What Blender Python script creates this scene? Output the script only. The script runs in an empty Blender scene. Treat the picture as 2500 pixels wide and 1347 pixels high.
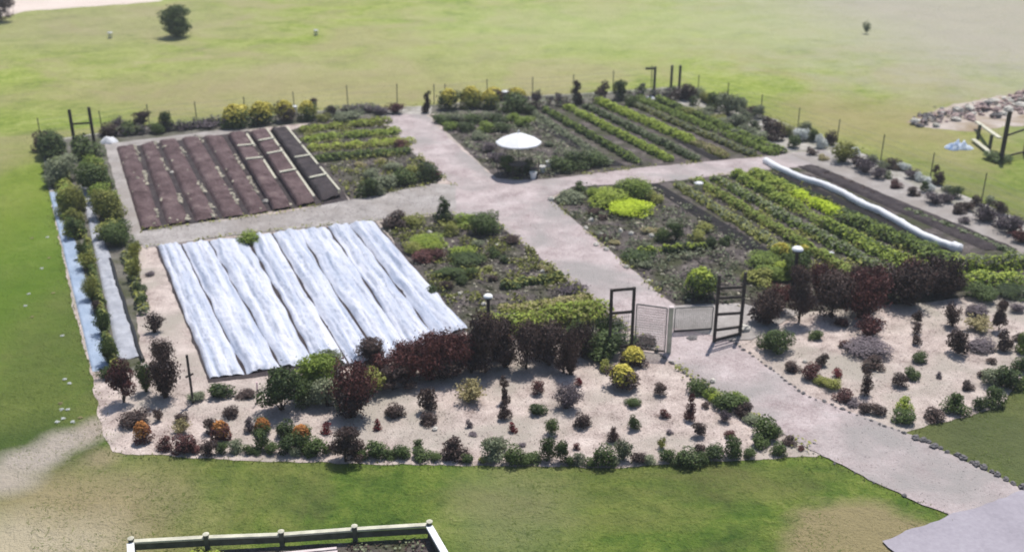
import bpy, math, random
import numpy as np
from mathutils import Vector, noise as mnoise

SC = bpy.context.scene
COL = SC.collection

# ------------------------------------------------------------------ camera
H_CAM, PITCH, F_PX = 16.7, math.radians(23.4), 2613.0
cam_d = bpy.data.cameras.new('camera')
cam = bpy.data.objects.new('camera', cam_d); COL.objects.link(cam)
cam.location = (0, 0, H_CAM)
cam.rotation_euler = (math.radians(90) - PITCH, 0, 0)
cam_d.sensor_fit = 'HORIZONTAL'; cam_d.sensor_width = 36
cam_d.lens = 36 * F_PX / 2500
cam_d.clip_start = 0.5; cam_d.clip_end = 3000
cam_d.dof.use_dof = True
cam_d.dof.focus_distance = 20.0
cam_d.dof.aperture_fstop = 0.55
SC.camera = cam

# ------------------------------------------------------------------ light
SUN_EL, SUN_AZ = math.radians(66), math.radians(22)     # azimuth from +Y towards +X
W = bpy.data.worlds.new('World'); SC.world = W; W.use_nodes = True
wn = W.node_tree; bg = wn.nodes['Background']
sky = wn.nodes.new('ShaderNodeTexSky'); sky.sky_type = 'NISHITA'; sky.sun_disc = False
sky.sun_elevation = SUN_EL; sky.sun_rotation = SUN_AZ
wn.links.new(sky.outputs[0], bg.inputs[0]); bg.inputs[1].default_value = 0.105
sl = bpy.data.lights.new('sun', 'SUN'); sl.energy = 4.4; sl.angle = math.radians(0.6); sl.color = (1, 0.96, 0.90)
so = bpy.data.objects.new('sun', sl); COL.objects.link(so)
sd = Vector((math.sin(SUN_AZ) * math.cos(SUN_EL), math.cos(SUN_AZ) * math.cos(SUN_EL), math.sin(SUN_EL)))
so.rotation_euler = (-sd).to_track_quat('-Z', 'Y').to_euler(); so.location = sd * 80
vs = SC.view_settings
vs.view_transform = 'Standard'; vs.look = 'None'; vs.gamma = 1; vs.use_curve_mapping = False; vs.exposure = 0.22

# ------------------------------------------------------------------ helpers
CP, SP = math.cos(PITCH), math.sin(PITCH)
def ray(px, py):
    u, v = (px - 1250) / F_PX, (py - 673.5) / F_PX
    return np.array((u, CP - v * SP, -SP - v * CP))
def gp(px, py, z=0.0):
    """ground point seen at a photograph pixel"""
    d = ray(px, py); t = (H_CAM - z) / -d[2]
    return np.array((d[0] * t, d[1] * t, z))
def ppm(py):
    """photograph pixels per metre at that ground row"""
    return CP * (py - 673.5 + F_PX * math.tan(PITCH)) / H_CAM
def dep(py): return PITCH + math.atan((py - 673.5) / F_PX)
def zat(Y, py):
    d = ray(1250, py); return H_CAM + d[2] * Y / d[1]

def tag(o, label=None, cat=None, group=None, kind=None):
    if label: o['label'] = label
    if cat: o['category'] = cat
    if group: o['group'] = group
    if kind: o['kind'] = kind
    return o
def link(name, me, mat=None, parent=None, loc=None, rot=None, scale=None):
    o = bpy.data.objects.new(name, me); COL.objects.link(o)
    if parent: o.parent = parent
    if loc is not None: o.location = loc
    if rot is not None: o.rotation_euler = rot
    if scale is not None: o.scale = scale
    if mat and me:
        if not me.materials: me.materials.append(mat)
        elif me.materials[0] != mat:
            o.material_slots[0].link = 'OBJECT'; o.material_slots[0].material = mat
    return o
def empty(name, loc, rz=0):
    o = bpy.data.objects.new(name, None); COL.objects.link(o)
    o.location = loc; o.rotation_euler = (0, 0, rz); o.empty_display_size = .2
    return o
def mesh(name, v, f, smooth=False):
    me = bpy.data.meshes.new(name)
    me.from_pydata([tuple(map(float, p)) for p in v], [], [tuple(map(int, q)) for q in f])
    if smooth: me.polygons.foreach_set('use_smooth', [True] * len(me.polygons))
    me.update(); return me
def quads_mesh(name, V):
    """V (n,4,3): n loose quads, built fast"""
    n = len(V); me = bpy.data.meshes.new(name)
    me.vertices.add(n * 4); me.vertices.foreach_set('co', np.asarray(V, dtype=np.float32).ravel())
    me.loops.add(n * 4); me.loops.foreach_set('vertex_index', np.arange(n * 4, dtype=np.int32))
    me.polygons.add(n); me.polygons.foreach_set('loop_start', np.arange(0, n * 4, 4, dtype=np.int32))
    me.polygons.foreach_set('loop_total', np.full(n, 4, dtype=np.int32))
    me.update(calc_edges=True); me.validate(); return me

class MB:
    """collects boxes, bars and tubes that make ONE part"""
    def __init__(s): s.v, s.f = [], []
    def add(s, v, f):
        k = len(s.v); s.v += [tuple(p) for p in v]; s.f += [tuple(i + k for i in q) for q in f]
    def bar(s, a, b, w, h, up=(0, 0, 1)):
        a, b = Vector(a), Vector(b); d = (b - a).normalized(); up = Vector(up)
        if abs(d.dot(up)) > .98: up = Vector((0, 1, 0))
        r = d.cross(up).normalized() * w / 2; t = r.cross(d).normalized() * h / 2
        V = [p + i * r + j * t for p in (a, b) for (i, j) in ((-1, -1), (1, -1), (1, 1), (-1, 1))]
        s.add(V, [(3, 2, 1, 0), (4, 5, 6, 7), (0, 1, 5, 4), (1, 2, 6, 5), (2, 3, 7, 6), (3, 0, 4, 7)])
    def tube(s, pts, rad, n=6, cap=True):
        pts = [Vector(p) for p in pts]; m = len(pts); rings = []
        rad = rad if hasattr(rad, '__len__') else [rad] * m
        for i, p in enumerate(pts):
            d = (pts[min(i + 1, m - 1)] - pts[max(i - 1, 0)]).normalized()
            a = d.cross(Vector((0, 0, 1)) if abs(d.z) < .9 else Vector((0, 1, 0))).normalized(); b = d.cross(a)
            rings += [p + rad[i] * (a * math.cos(2 * math.pi * k / n) + b * math.sin(2 * math.pi * k / n)) for k in range(n)]
        F = [(i * n + k, i * n + (k + 1) % n, (i + 1) * n + (k + 1) % n, (i + 1) * n + k) for i in range(m - 1) for k in range(n)]
        if cap: F += [tuple(range(n - 1, -1, -1)), tuple((m - 1) * n + k for k in range(n))]
        s.add(rings, F)
    def lathe(s, prof, c=(0, 0, 0), n=16, ph=0):
        V = [(c[0] + r * math.cos(ph + 2 * math.pi * k / n), c[1] + r * math.sin(ph + 2 * math.pi * k / n), c[2] + z) for r, z in prof for k in range(n)]
        F = [(i * n + k, i * n + (k + 1) % n, (i + 1) * n + (k + 1) % n, (i + 1) * n + k) for i in range(len(prof) - 1) for k in range(n)]
        s.add(V, F)
    def build(s, name, mat, parent=None, smooth=False, **k):
        return link(name, mesh(name, s.v, s.f, smooth), mat, parent, **k)

# ------------------------------------------------------------------ materials
def nt(name):
    m = bpy.data.materials.new(name); m.use_nodes = True
    t = m.node_tree; b = t.nodes['Principled BSDF']; b.inputs['Roughness'].default_value = .85
    b.inputs['Specular IOR Level'].default_value = .2
    return m, t, b
def nd(t, typ, **k):
    n = t.nodes.new(typ)
    for a, v in k.items(): setattr(n, a, v)
    return n
def mth(t, op, a, b=None, clamp=False):
    n = nd(t, 'ShaderNodeMath', operation=op, use_clamp=clamp)
    for i, x in enumerate((a, b)):
        if x is None: continue
        if hasattr(x, 'is_linked'): t.links.new(x, n.inputs[i])
        else: n.inputs[i].default_value = x
    return n.outputs[0]
def nse(t, vec, scale, detail=4, rough=.55, dist=0):
    n = nd(t, 'ShaderNodeTexNoise'); n.inputs['Scale'].default_value = scale; n.inputs['Detail'].default_value = detail
    n.inputs['Roughness'].default_value = rough; n.inputs['Distortion'].default_value = dist
    t.links.new(vec, n.inputs['Vector']); return n.outputs[0]
def ramp(t, fac, stops):
    r = nd(t, 'ShaderNodeValToRGB'); e = r.color_ramp.elements
    while len(e) < len(stops): e.new(.5)
    for i, (p, c) in enumerate(stops): e[i].position = p; e[i].color = (*c, 1)
    t.links.new(fac, r.inputs[0]); return r.outputs[0]
def mix(t, fac, a, b, mode='MIX'):
    n = nd(t, 'ShaderNodeMix', data_type='RGBA', blend_type=mode)
    for i, x in ((0, fac), (6, a), (7, b)):
        if hasattr(x, 'is_linked'): t.links.new(x, n.inputs[i])
        elif i == 0: n.inputs[0].default_value = x
        else: n.inputs[i].default_value = (*x, 1)
    return n.outputs[2]
def bump(t, b, h, strength, dist):
    n = nd(t, 'ShaderNodeBump'); n.inputs['Strength'].default_value = strength; n.inputs['Distance'].default_value = dist
    t.links.new(h, n.inputs['Height']); t.links.new(n.outputs[0], b.inputs['Normal'])
def pos(t): return nd(t, 'ShaderNodeNewGeometry').outputs['Position']
def objc(t): return nd(t, 'ShaderNodeTexCoord').outputs['Object']

def m_ground(name, stops, scale, fine, bumps=.6, bdist=.03, patch=None, patch_scale=.5, rough=.9):
    """earth / gravel / mulch: coarse and fine noise in world metres, optional second colour in patches"""
    m, t, b = nt(name); p = pos(t)
    f = mth(t, 'ADD', mth(t, 'MULTIPLY', nse(t, p, scale, 5, .6), .55), mth(t, 'MULTIPLY', nse(t, p, fine, 3, .7), .45))
    c = ramp(t, f, stops)
    if patch:
        k = ramp(t, nse(t, p, patch_scale, 4, .6, .4), ((.44, (0, 0, 0)), (.64, (1, 1, 1))))
        c = mix(t, k, c, patch)
    t.links.new(c, b.inputs['Base Color']); b.inputs['Roughness'].default_value = rough
    bump(t, b, nse(t, p, fine, 4, .7), bumps, bdist)
    return m
def m_plain(name, col, var=.25, scale=6, rough=.7, bumps=.2):
    m, t, b = nt(name); p = objc(t)
    lo = tuple(c * (1 - var) for c in col); hi = tuple(min(1, c * (1 + var)) for c in col)
    t.links.new(ramp(t, nse(t, p, scale, 5, .6), ((.3, lo), (.7, hi))), b.inputs['Base Color'])
    b.inputs['Roughness'].default_value = rough
    if bumps: bump(t, b, nse(t, p, scale * 3, 4), bumps, .01)
    return m
def m_leaf(name, a, bcol, trans=.28):
    """leaves: tone differs leaf by leaf, clump by clump and plant by plant; thin enough to let light through"""
    m, t, b = nt(name)
    g = nd(t, 'ShaderNodeNewGeometry'); oi = nd(t, 'ShaderNodeObjectInfo')
    n = nse(t, g.outputs['Position'], 3.2, 3, .6)
    f = mth(t, 'ADD', mth(t, 'MULTIPLY', g.outputs['Random Per Island'], .45), mth(t, 'MULTIPLY', n, .75))
    f = mth(t, 'ADD', f, mth(t, 'MULTIPLY', mth(t, 'SUBTRACT', oi.outputs['Random'], .5), .35), True)
    c = ramp(t, f, ((.25, a), (.85, bcol)))
    t.links.new(c, b.inputs['Base Color']); b.inputs['Roughness'].default_value = .6
    tr = nd(t, 'ShaderNodeBsdfTranslucent'); t.links.new(c, tr.inputs[0])
    ms = nd(t, 'ShaderNodeMixShader'); ms.inputs[0].default_value = trans
    t.links.new(b.outputs[0], ms.inputs[1]); t.links.new(tr.outputs[0], ms.inputs[2])
    t.links.new(ms.outputs[0], t.nodes['Material Output'].inputs[0])
    return m

LEAF = {k: m_leaf('leaf_' + k, a, b, tr) for k, a, b, tr in (
    ('green', (.016, .032, .012), (.10, .145, .038), .2),
    ('mid', (.07, .115, .020), (.27, .35, .06), .25),
    ('sage', (.075, .09, .050), (.27, .30, .18), .2),
    ('olive', (.10, .11, .022), (.35, .36, .09), .22),
    ('lime', (.18, .25, .03), (.44, .52, .08), .3),
    ('bright', (.34, .46, .02), (.62, .74, .05), .3),
    ('yellow', (.42, .37, .05), (.72, .63, .14), .25),
    ('orange', (.34, .13, .035), (.58, .27, .08), .2),
    ('maroon', (.046, .018, .020), (.15, .056, .050), .15),
    ('red', (.10, .012, .016), (.24, .035, .04), .15),
    ('bronze', (.028, .019, .020), (.10, .064, .054), .15),
    ('plum', (.07, .055, .065), (.19, .155, .17), .15),
    ('straw', (.22, .19, .09), (.44, .38, .19), .2),
    ('white', (.45, .48, .46), (.75, .77, .74), .2),
)}
# pasture and lawn: one sheet; drier far away, paled further to paint glare
def m_meadow():
    m, t, b = nt('meadow_grass'); p = pos(t)
    sep = nd(t, 'ShaderNodeSeparateXYZ'); t.links.new(p, sep.inputs[0])
    big = nse(t, p, .06, 5, .6, .6); med = nse(t, p, .30, 6, .66, .6); fin = nse(t, p, 1.7, 5, .7, .3); vf = nse(t, p, 11, 3, .7)
    fm = mth(t, 'ADD', mth(t, 'MULTIPLY', med, .48), mth(t, 'ADD', mth(t, 'MULTIPLY', fin, .34), mth(t, 'MULTIPLY', vf, .18)))
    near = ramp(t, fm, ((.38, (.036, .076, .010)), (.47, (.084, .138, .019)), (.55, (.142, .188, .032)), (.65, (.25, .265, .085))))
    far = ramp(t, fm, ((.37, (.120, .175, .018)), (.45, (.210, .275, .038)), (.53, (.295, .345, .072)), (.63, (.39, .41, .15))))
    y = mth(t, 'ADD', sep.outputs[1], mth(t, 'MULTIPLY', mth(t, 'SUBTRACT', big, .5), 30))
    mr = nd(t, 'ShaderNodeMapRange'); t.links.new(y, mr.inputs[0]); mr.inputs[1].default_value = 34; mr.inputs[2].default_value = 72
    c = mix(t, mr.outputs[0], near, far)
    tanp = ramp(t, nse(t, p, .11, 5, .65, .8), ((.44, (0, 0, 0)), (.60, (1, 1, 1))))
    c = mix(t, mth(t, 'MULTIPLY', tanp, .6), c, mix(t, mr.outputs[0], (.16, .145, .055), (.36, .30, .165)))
    def blob(px, py, rx, ry, col, amt, soft=.5):
        nonlocal c
        q = gp(px, py)
        dx = mth(t, 'DIVIDE', mth(t, 'SUBTRACT', sep.outputs[0], float(q[0])), rx)
        dy = mth(t, 'DIVIDE', mth(t, 'SUBTRACT', sep.outputs[1], float(q[1])), ry)
        d = mth(t, 'SQRT', mth(t, 'ADD', mth(t, 'MULTIPLY', dx, dx), mth(t, 'MULTIPLY', dy, dy)))
        d = mth(t, 'ADD', d, mth(t, 'MULTIPLY', mth(t, 'SUBTRACT', nse(t, p, .45, 5, .65), .5), 1.1))
        k = nd(t, 'ShaderNodeMapRange'); t.links.new(d, k.inputs[0])
        k.inputs[1].default_value = 1 + soft; k.inputs[2].default_value = 1 - soft; k.inputs[3].default_value = 0; k.inputs[4].default_value = amt
        c = mix(t, k.outputs[0], c, mix(t, fm, tuple(x * .75 for x in col), tuple(x * 1.2 for x in col)))
    for a in ((2400, 50, 20, 30, (.40, .365, .30), .9), (100, 1270, 3.4, 2.6, (.30, .245, .135), .9), (40, 1340, 2.2, 1.4, (.44, .38, .27), .8),
              (2120, 1330, 1.9, 2.0, (.27, .22, .115), .95, .2), (2130, 300, 6, 6, (.34, .28, .13), .6), (900, 170, 16, 8, (.36, .31, .18), .45),
              (120, 900, 2.0, 9, (.075, .135, .012), .5), (2420, 1060, 2.4, 3, (.085, .105, .04), .8), (1250, 1250, 1.5, 2.4, (.20, .20, .10), .5),
              (230, 60, 14, 12, (.33, .28, .18), .5), (700, 230, 16, 5, (.34, .285, .15), .6), (60, 1090, 1.6, 1.6, (.05, .085, .016), .8), (60, 720, 1.2, 5, (.05, .10, .008), .5),
              (225, 1050, .55, .8, (.40, .33, .28), .9), (150, 1080, .7, .7, (.42, .36, .31), .9), (70, 1120, .8, .6, (.43, .37, .32), .9), (0, 1175, 1.0, .7, (.42, .36, .30), .9), (250, 1115, .5, .5, (.30, .24, .15), .7), (1560, 60, 18, 14, (.40, .43, .20), .5), (40, 640, 3.2, 15, (.105, .185, .010), .65), (30, 480, 2.4, 9, (.19, .255, .022), .5), (2330, 560, 4, 9, (.16, .17, .06), .6)):
        blob(*a)  # tan and pink lower-corner blobs paint reflections into the ground colour
    t.links.new(c, b.inputs['Base Color']); b.inputs['Roughness'].default_value = .95
    bump(t, b, mth(t, 'ADD', fin, mth(t, 'MULTIPLY', vf, .5)), .9, .22)
    return m
M = dict(
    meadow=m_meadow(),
    mulch=m_ground('wood_mulch', ((.36, (.20, .155, .14)), (.46, (.40, .325, .295)), (.54, (.515, .43, .39)), (.64, (.64, .55, .50))), 1.2, 15, .9, .05, (.36, .32, .275), .35),
    border=m_ground('border_mulch', ((.36, (.15, .135, .12)), (.46, (.33, .305, .275)), (.56, (.44, .415, .38)), (.66, (.54, .515, .475))), 2.2, 20, .8, .04, (.20, .19, .15), .7),
    path=m_ground('path_gravel', ((.36, (.255, .20, .20)), (.46, (.375, .31, .305)), (.54, (.445, .375, .37)), (.64, (.53, .46, .455))), .9, 12, .9, .05, (.30, .275, .265), .3),
    path2=m_ground('side_path_gravel', ((.36, (.20, .18, .17)), (.46, (.30, .275, .26)), (.54, (.36, .33, .315)), (.64, (.45, .415, .395))), 1.1, 14, .8, .04, (.27, .24, .22), .3),
    soil=m_ground('garden_soil', ((.34, (.034, .027, .027)), (.47, (.085, .070, .068)), (.58, (.16, .135, .125)), (.70, (.30, .265, .235))), 1.5, 9, 1.0, .10, (.058, .062, .030), .7),
    darkborder=m_ground('dark_border_soil', ((.28, (.06, .055, .045)), (.48, (.135, .125, .105)), (.7, (.24, .225, .195))), 1.8, 16, .9, .05, (.07, .075, .04), .6),  # darker soil of the left and far borders
    brown=m_ground('brown_soil', ((.36, (.050, .030, .030)), (.47, (.100, .064, .066)), (.56, (.142, .097, .098)), (.66, (.23, .17, .155))), 1.3, 10, 1.0, .08),
    dark=m_ground('dark_soil', ((.32, (.022, .017, .020)), (.5, (.050, .040, .043)), (.7, (.10, .082, .080))), 2.0, 16, 1.0, .05),
    furrow=m_ground('black_soil', ((.3, (.008, .007, .008)), (.7, (.022, .019, .020))), 2.0, 12, .8, .05),  # near-black soil of the furrow strips
    track=m_ground('dirt_track', ((.28, (.30, .25, .21)), (.5, (.42, .36, .32)), (.75, (.52, .46, .42))), .8, 12, .5, .03, (.26, .20, .13), .35),
    reflection=m_ground('reflection_lavender', ((.34, (.245, .225, .255)), (.5, (.30, .275, .31)), (.66, (.35, .325, .36))), .5, 9, .25, .01, None, .5, .8),
    sand=m_ground('pale_road', ((.28, (.52, .43, .37)), (.7, (.64, .55, .49))), .2, 3, .3, .03),
    stone=m_plain('edging_stone', (.15, .14, .14), .5, 5, .85, .5),
    pale_stone=m_plain('pale_stone', (.55, .52, .46), .25, 5, .85, .4),
    rock=m_plain('rubble_rock', (.40, .30, .28), .4, 3, .9, .6),
    straw=m_plain('straw', (.44, .40, .31), .3, 5, .9, .2),
    wood=m_plain('dark_timber', (.055, .046, .042), .4, 4, .8, .4),
    grey_wood=m_plain('grey_timber', (.10, .10, .075), .35, 4, .85, .4),
    pale_wood=m_plain('pale_timber', (.50, .48, .38), .22, 4, .75, .3),
    white=m_plain('white_paint', (.78, .78, .78), .05, 3, .45, .05),
    pinkboard=m_plain('pink_board', (.58, .50, .49), .15, 3, .7, .2),
    blackp=m_plain('black_plastic', (.02, .02, .022), .3, 5, .5, .2),
    wire=m_plain('fence_wire', (.16, .16, .15), .2, 5, .5, 0),
    bark=m_plain('bark', (.06, .045, .036), .4, 6, .9, .5),
    blue=m_plain('blue_plastic', (.16, .27, .46), .3, 4, .4, .2),
    pink=m_plain('pink_ribbon', (.70, .42, .50), .2, 4, .6, .1),
)
def m_sheet(name, lo, hi, trans, scale, rough=.55):
    m, t, b = nt(name); p = objc(t)
    c = ramp(t, nse(t, p, scale, 5, .65, .5), ((.3, lo), (.62, hi)))
    t.links.new(c, b.inputs['Base Color']); b.inputs['Roughness'].default_value = rough
    tr = nd(t, 'ShaderNodeBsdfTranslucent'); t.links.new(c, tr.inputs[0])
    ms = nd(t, 'ShaderNodeMixShader'); ms.inputs[0].default_value = trans
    t.links.new(b.outputs[0], ms.inputs[1]); t.links.new(tr.outputs[0], ms.inputs[2])
    t.links.new(ms.outputs[0], t.nodes['Material Output'].inputs[0])
    bump(t, b, nse(t, p, 9, 4, .6, .8), .5, .04)
    return m
M['fleece'] = m_sheet('white_fleece', (.36, .42, .55), (.76, .77, .85), .2, 1.6)
def streak(m, ang, along, across):
    t = m.node_tree
    mp = nd(t, 'ShaderNodeMapping', vector_type='TEXTURE'); mp.inputs['Rotation'].default_value = (0, 0, ang); mp.inputs['Scale'].default_value = (1 / across, 1 / along, 1 / across)
    t.links.new(pos(t), mp.inputs[0])
    for n in list(t.nodes):
        if n.type == 'TEX_NOISE' and n.inputs['Scale'].default_value < 5: t.links.new(mp.outputs[0], n.inputs['Vector'])
streak(M['fleece'], math.radians(23), .13, 2.1)  # blue-grey streaks put the shading of the folds into the colour
M['bluesheet'] = m_sheet('pale_blue_film', (.24, .31, .42), (.36, .43, .54), .05, .9, .45)
M['greysheet'] = m_sheet('grey_white_film', (.26, .27, .31), (.42, .43, .47), .05, 1.6, .5)
M['canopy'] = m_sheet('white_canvas', (.80, .80, .82), (.86, .86, .88), .15, 1)
M['tarp'] = m_sheet('blue_white_tarp', (.10, .20, .42), (.66, .72, .78), .05, 3.2, .4)

# ------------------------------------------------------------------ the setting
def inside(p, poly):
    x, y = p; c = False; n = len(poly)
    for i in range(n):
        x1, y1 = poly[i][:2]; x2, y2 = poly[i - 1][:2]
        if (y1 > y) != (y2 > y) and x < (x2 - x1) * (y - y1) / (y2 - y1) + x1: c = not c
    return c
from mathutils.geometry import tessellate_polygon
def sheet(name, pix, z, mat, jag=.07, label=None, cat=None, kind='structure', step=.2, group=None):
    """flat piece of ground with an uneven edge"""
    P = [gp(*p) for p in pix]; out = []
    for i, a in enumerate(P):
        b = P[(i + 1) % len(P)]; n = max(1, int(np.linalg.norm(b - a) / step))
        for k in range(n):
            q = a + (b - a) * k / n
            nv = mnoise.noise_vector(Vector((q[0] * 1.3, q[1] * 1.3, z * 90))) * jag + mnoise.noise_vector(Vector((q[0] * 4.5, q[1] * 4.5, 7))) * jag * .6
            out.append((q[0] + nv[0], q[1] + nv[1], z))
    tris = tessellate_polygon([[Vector(p) for p in out]])
    me = mesh(name, out, tris)
    if me.polygons and me.polygons[0].normal.z < 0: me.flip_normals()
    return tag(link(name, me, mat), label, cat, group, kind)

g = 400
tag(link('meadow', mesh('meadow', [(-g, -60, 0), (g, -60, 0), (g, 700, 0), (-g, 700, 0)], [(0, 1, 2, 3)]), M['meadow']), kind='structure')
sheet('far_road', [(-60, -30), (430, -30), (390, 4), (200, 18), (60, 28), (20, 40), (-60, 48)], .004, M['sand'], .3, step=1)
sheet('garden_ground', [(100, 345), (112, 430), (140, 560), (180, 760), (225, 920), (240, 1010), (268, 1106), (500, 1120), (840, 1132), (1240, 1138), (1480, 1142), (1800, 1124), (1995, 1112),
                        (2230, 1050), (2330, 1024), (2440, 994), (2490, 930), (2540, 860), (2640, 700), (2500, 540), (2300, 455), (2000, 332), (1800, 258), (1650, 212),
                        (1480, 225), (1300, 235), (1050, 258), (800, 270), (560, 292), (250, 325)], .012, M['mulch'], .10)
sheet('back_border', [(100, 345), (112, 430), (190, 700), (330, 700), (345, 590), (275, 358), (600, 318), (760, 300), (930, 286), (1050, 280), (1320, 268), (1640, 246), (1930, 380), (2150, 460), (2640, 700),
                      (2500, 540), (2300, 455), (2000, 332), (1800, 258), (1650, 212), (1480, 225), (1300, 235), (1050, 258), (800, 270), (560, 292), (250, 325)], .016, M['border'], .10)
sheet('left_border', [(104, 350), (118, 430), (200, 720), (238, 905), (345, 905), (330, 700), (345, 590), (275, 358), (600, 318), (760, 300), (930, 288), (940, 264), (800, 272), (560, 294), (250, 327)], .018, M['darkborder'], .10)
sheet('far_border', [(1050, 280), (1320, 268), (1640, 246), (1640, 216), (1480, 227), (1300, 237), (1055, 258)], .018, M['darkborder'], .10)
sheet('brown_plot', [(283, 362), (600, 322), (725, 318), (855, 492), (640, 520), (345, 566)], .020, M['dark'], .06)
sheet('covered_plot', [(380, 604), (915, 542), (1150, 800), (1080, 850), (960, 885), (750, 905), (510, 935)], .020, M['dark'], .06)
sheet('rear_left_plot', [(715, 318), (760, 300), (920, 288), (1085, 425), (1065, 456), (860, 494)], .024, M['soil'], .08)
sheet('rear_right_plot', [(1048, 282), (1320, 266), (1640, 244), (1915, 380), (1560, 412), (1330, 444), (1210, 436)], .020, M['soil'], .08)
sheet('front_middle_plot', [(925, 545), (1100, 522), (1200, 532), (1470, 745), (1420, 800), (1150, 820), (1120, 790)], .024, M['soil'], .08)
sheet('front_right_plot', [(1345, 490), (1400, 455), (1600, 448), (1890, 415), (1940, 408), (2200, 500), (2490, 612), (2560, 690), (2300, 735), (1930, 765), (1640, 748)], .020, M['soil'], .08)
sheet('main_path', [(920, 290), (980, 279), (1040, 281), (1120, 360), (1215, 440), (1330, 440), (1345, 490), (1480, 605), (1642, 745), (1785, 832), (1960, 962), (2230, 1066), (2500, 1196), (2620, 1250), (2400, 1330),
                    (2312, 1256), (2140, 1180), (1990, 1106), (1700, 930), (1600, 858), (1450, 738), (1270, 590), (1195, 532), (1100, 525), (1110, 455), (1010, 375)], .030, M['path'], .09)
sheet('left_path', [(343, 566), (700, 519), (1060, 450), (1113, 452), (1112, 524), (1000, 528), (920, 540), (600, 572), (352, 606)], .034, M['path2'], .07)
sheet('right_path', [(1328, 440), (1560, 411), (1860, 384), (2010, 368), (2050, 402), (1900, 414), (1600, 448), (1400, 456), (1340, 484)], .034, M['path'], .07)
sheet('perimeter_path', [(1930, 378), (2010, 370), (2110, 402), (2300, 486), (2500, 588), (2560, 650), (2500, 640), (2200, 498), (2060, 432), (1990, 404)], .038, M['path2'], .07)
sheet('inner_left_path', [(255, 352), (283, 358), (346, 566), (352, 600), (322, 596), (300, 520)], .042, M['path2'], .06)
sheet('edge_path', [(270, 352), (600, 312), (610, 322), (283, 365)], .046, M['path2'], .04)
sheet('gate_apron', [(1640, 748), (1800, 742), (1960, 760), (1840, 830), (1785, 832), (1640, 800)], .038, M['path2'], .08)
sheet('reflection_patch', [(2160, 1322), (2215, 1300), (2330, 1258), (2440, 1222), (2530, 1190), (2800, 1280), (2700, 1460), (2260, 1400), (2185, 1352)], .050, M['reflection'], .10)  # lavender reflection painted as a flat ground patch

# ------------------------------------------------------------------ plants: shared unit meshes (1 m wide, 1 m tall)
def leafquads(c, nrm, size, rng, aspect=.8):
    n = len(c); nrm = nrm / (np.linalg.norm(nrm, axis=1, keepdims=True) + 1e-9)
    r = rng.normal(size=(n, 3)); t = np.cross(nrm, r); t /= np.linalg.norm(t, axis=1, keepdims=True) + 1e-9
    b = np.cross(nrm, t); s = (size if hasattr(size, '__len__') else np.full(n, size))[:, None]
    bend = nrm * s * .18
    return np.stack([c - t * s * .5, c + b * s * .5 * aspect + bend, c + t * s * .5, c - b * s * .5 * aspect + bend], 1)
def lobed(seed, n, ls, shape):
    rng = np.random.default_rng(seed); L = []
    k = {'mound': 10, 'upright': 12, 'cone': 11, 'column': 9, 'egg': 22}[shape]
    for i in range(k):
        a = rng.uniform(0, 2 * np.pi)
        if shape == 'mound': z = rng.uniform(.12, .62); rr = rng.uniform(.1, .34) * (1.15 - z * .8); R = rng.uniform(.17, .28)
        elif shape == 'upright': z = rng.uniform(.15, .8); rr = rng.uniform(.05, .30) * (1.1 - z * .7); R = rng.uniform(.14, .25)
        elif shape == 'cone': z = (i + .5) / k * .85; rr = .28 * (1 - z) * rng.uniform(.4, 1); R = .09 + .19 * (1 - z)
        elif shape == 'column': z = (i + .5) / k * .88; rr = rng.uniform(0, .22); R = rng.uniform(.16, .30) * (1 - .3 * z)
        else: z = (i + .5) / k * .70 + .13; rr = rng.uniform(.08, .24) * math.sin(math.pi * min(1, z * .8 + .18)); R = rng.uniform(.17, .25) * (1.1 - .35 * z)
        L.append((rr * math.cos(a), rr * math.sin(a), z, R))
    L = np.array(L); zs = 1.0 if shape in ('mound', 'cone') else .62
    w = L[:, 3] ** 2; pick = rng.choice(len(L), n, p=w / w.sum())
    d = rng.normal(size=(n, 3)); d /= np.linalg.norm(d, axis=1, keepdims=True)
    rad = L[pick, 3] * (.55 + .5 * rng.uniform(0, 1, n) ** .6)
    p = L[pick, :3] + d * rad[:, None] * np.array((1, 1, zs))
    stray = rng.uniform(size=n) < .06; p[stray] += rng.normal(size=(stray.sum(), 3)) * .07
    keep = p[:, 2] > .01; p, d = p[keep], d[keep]
    nr = d * .8 + rng.normal(size=p.shape) * .45 + np.array((0, 0, .55))
    sz = ls * rng.uniform(.6, 1.35, len(p))
    lo, hi = np.percentile(p[:, :2], 1.5, 0), np.percentile(p[:, :2], 98.5, 0)
    p[:, :2] = (p[:, :2] - (lo + hi) / 2) / (hi - lo); p[:, 2] /= np.percentile(p[:, 2], 99)
    L[:, :2] = (L[:, :2] - (lo + hi) / 2) / (hi - lo)
    V = leafquads(p, nr, sz, rng)
    mb = MB()
    for l in L[:6]: mb.tube([(rng.uniform(-.04, .04), rng.uniform(-.04, .04), 0), (l[0] * .4, l[1] * .4, l[2] * .55), (l[0], l[1], min(.9, l[2] * 1.0))], [.022, .015, .006], 4, False)
    return quads_mesh('foliage', V), mesh('stem', mb.v, mb.f)
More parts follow.
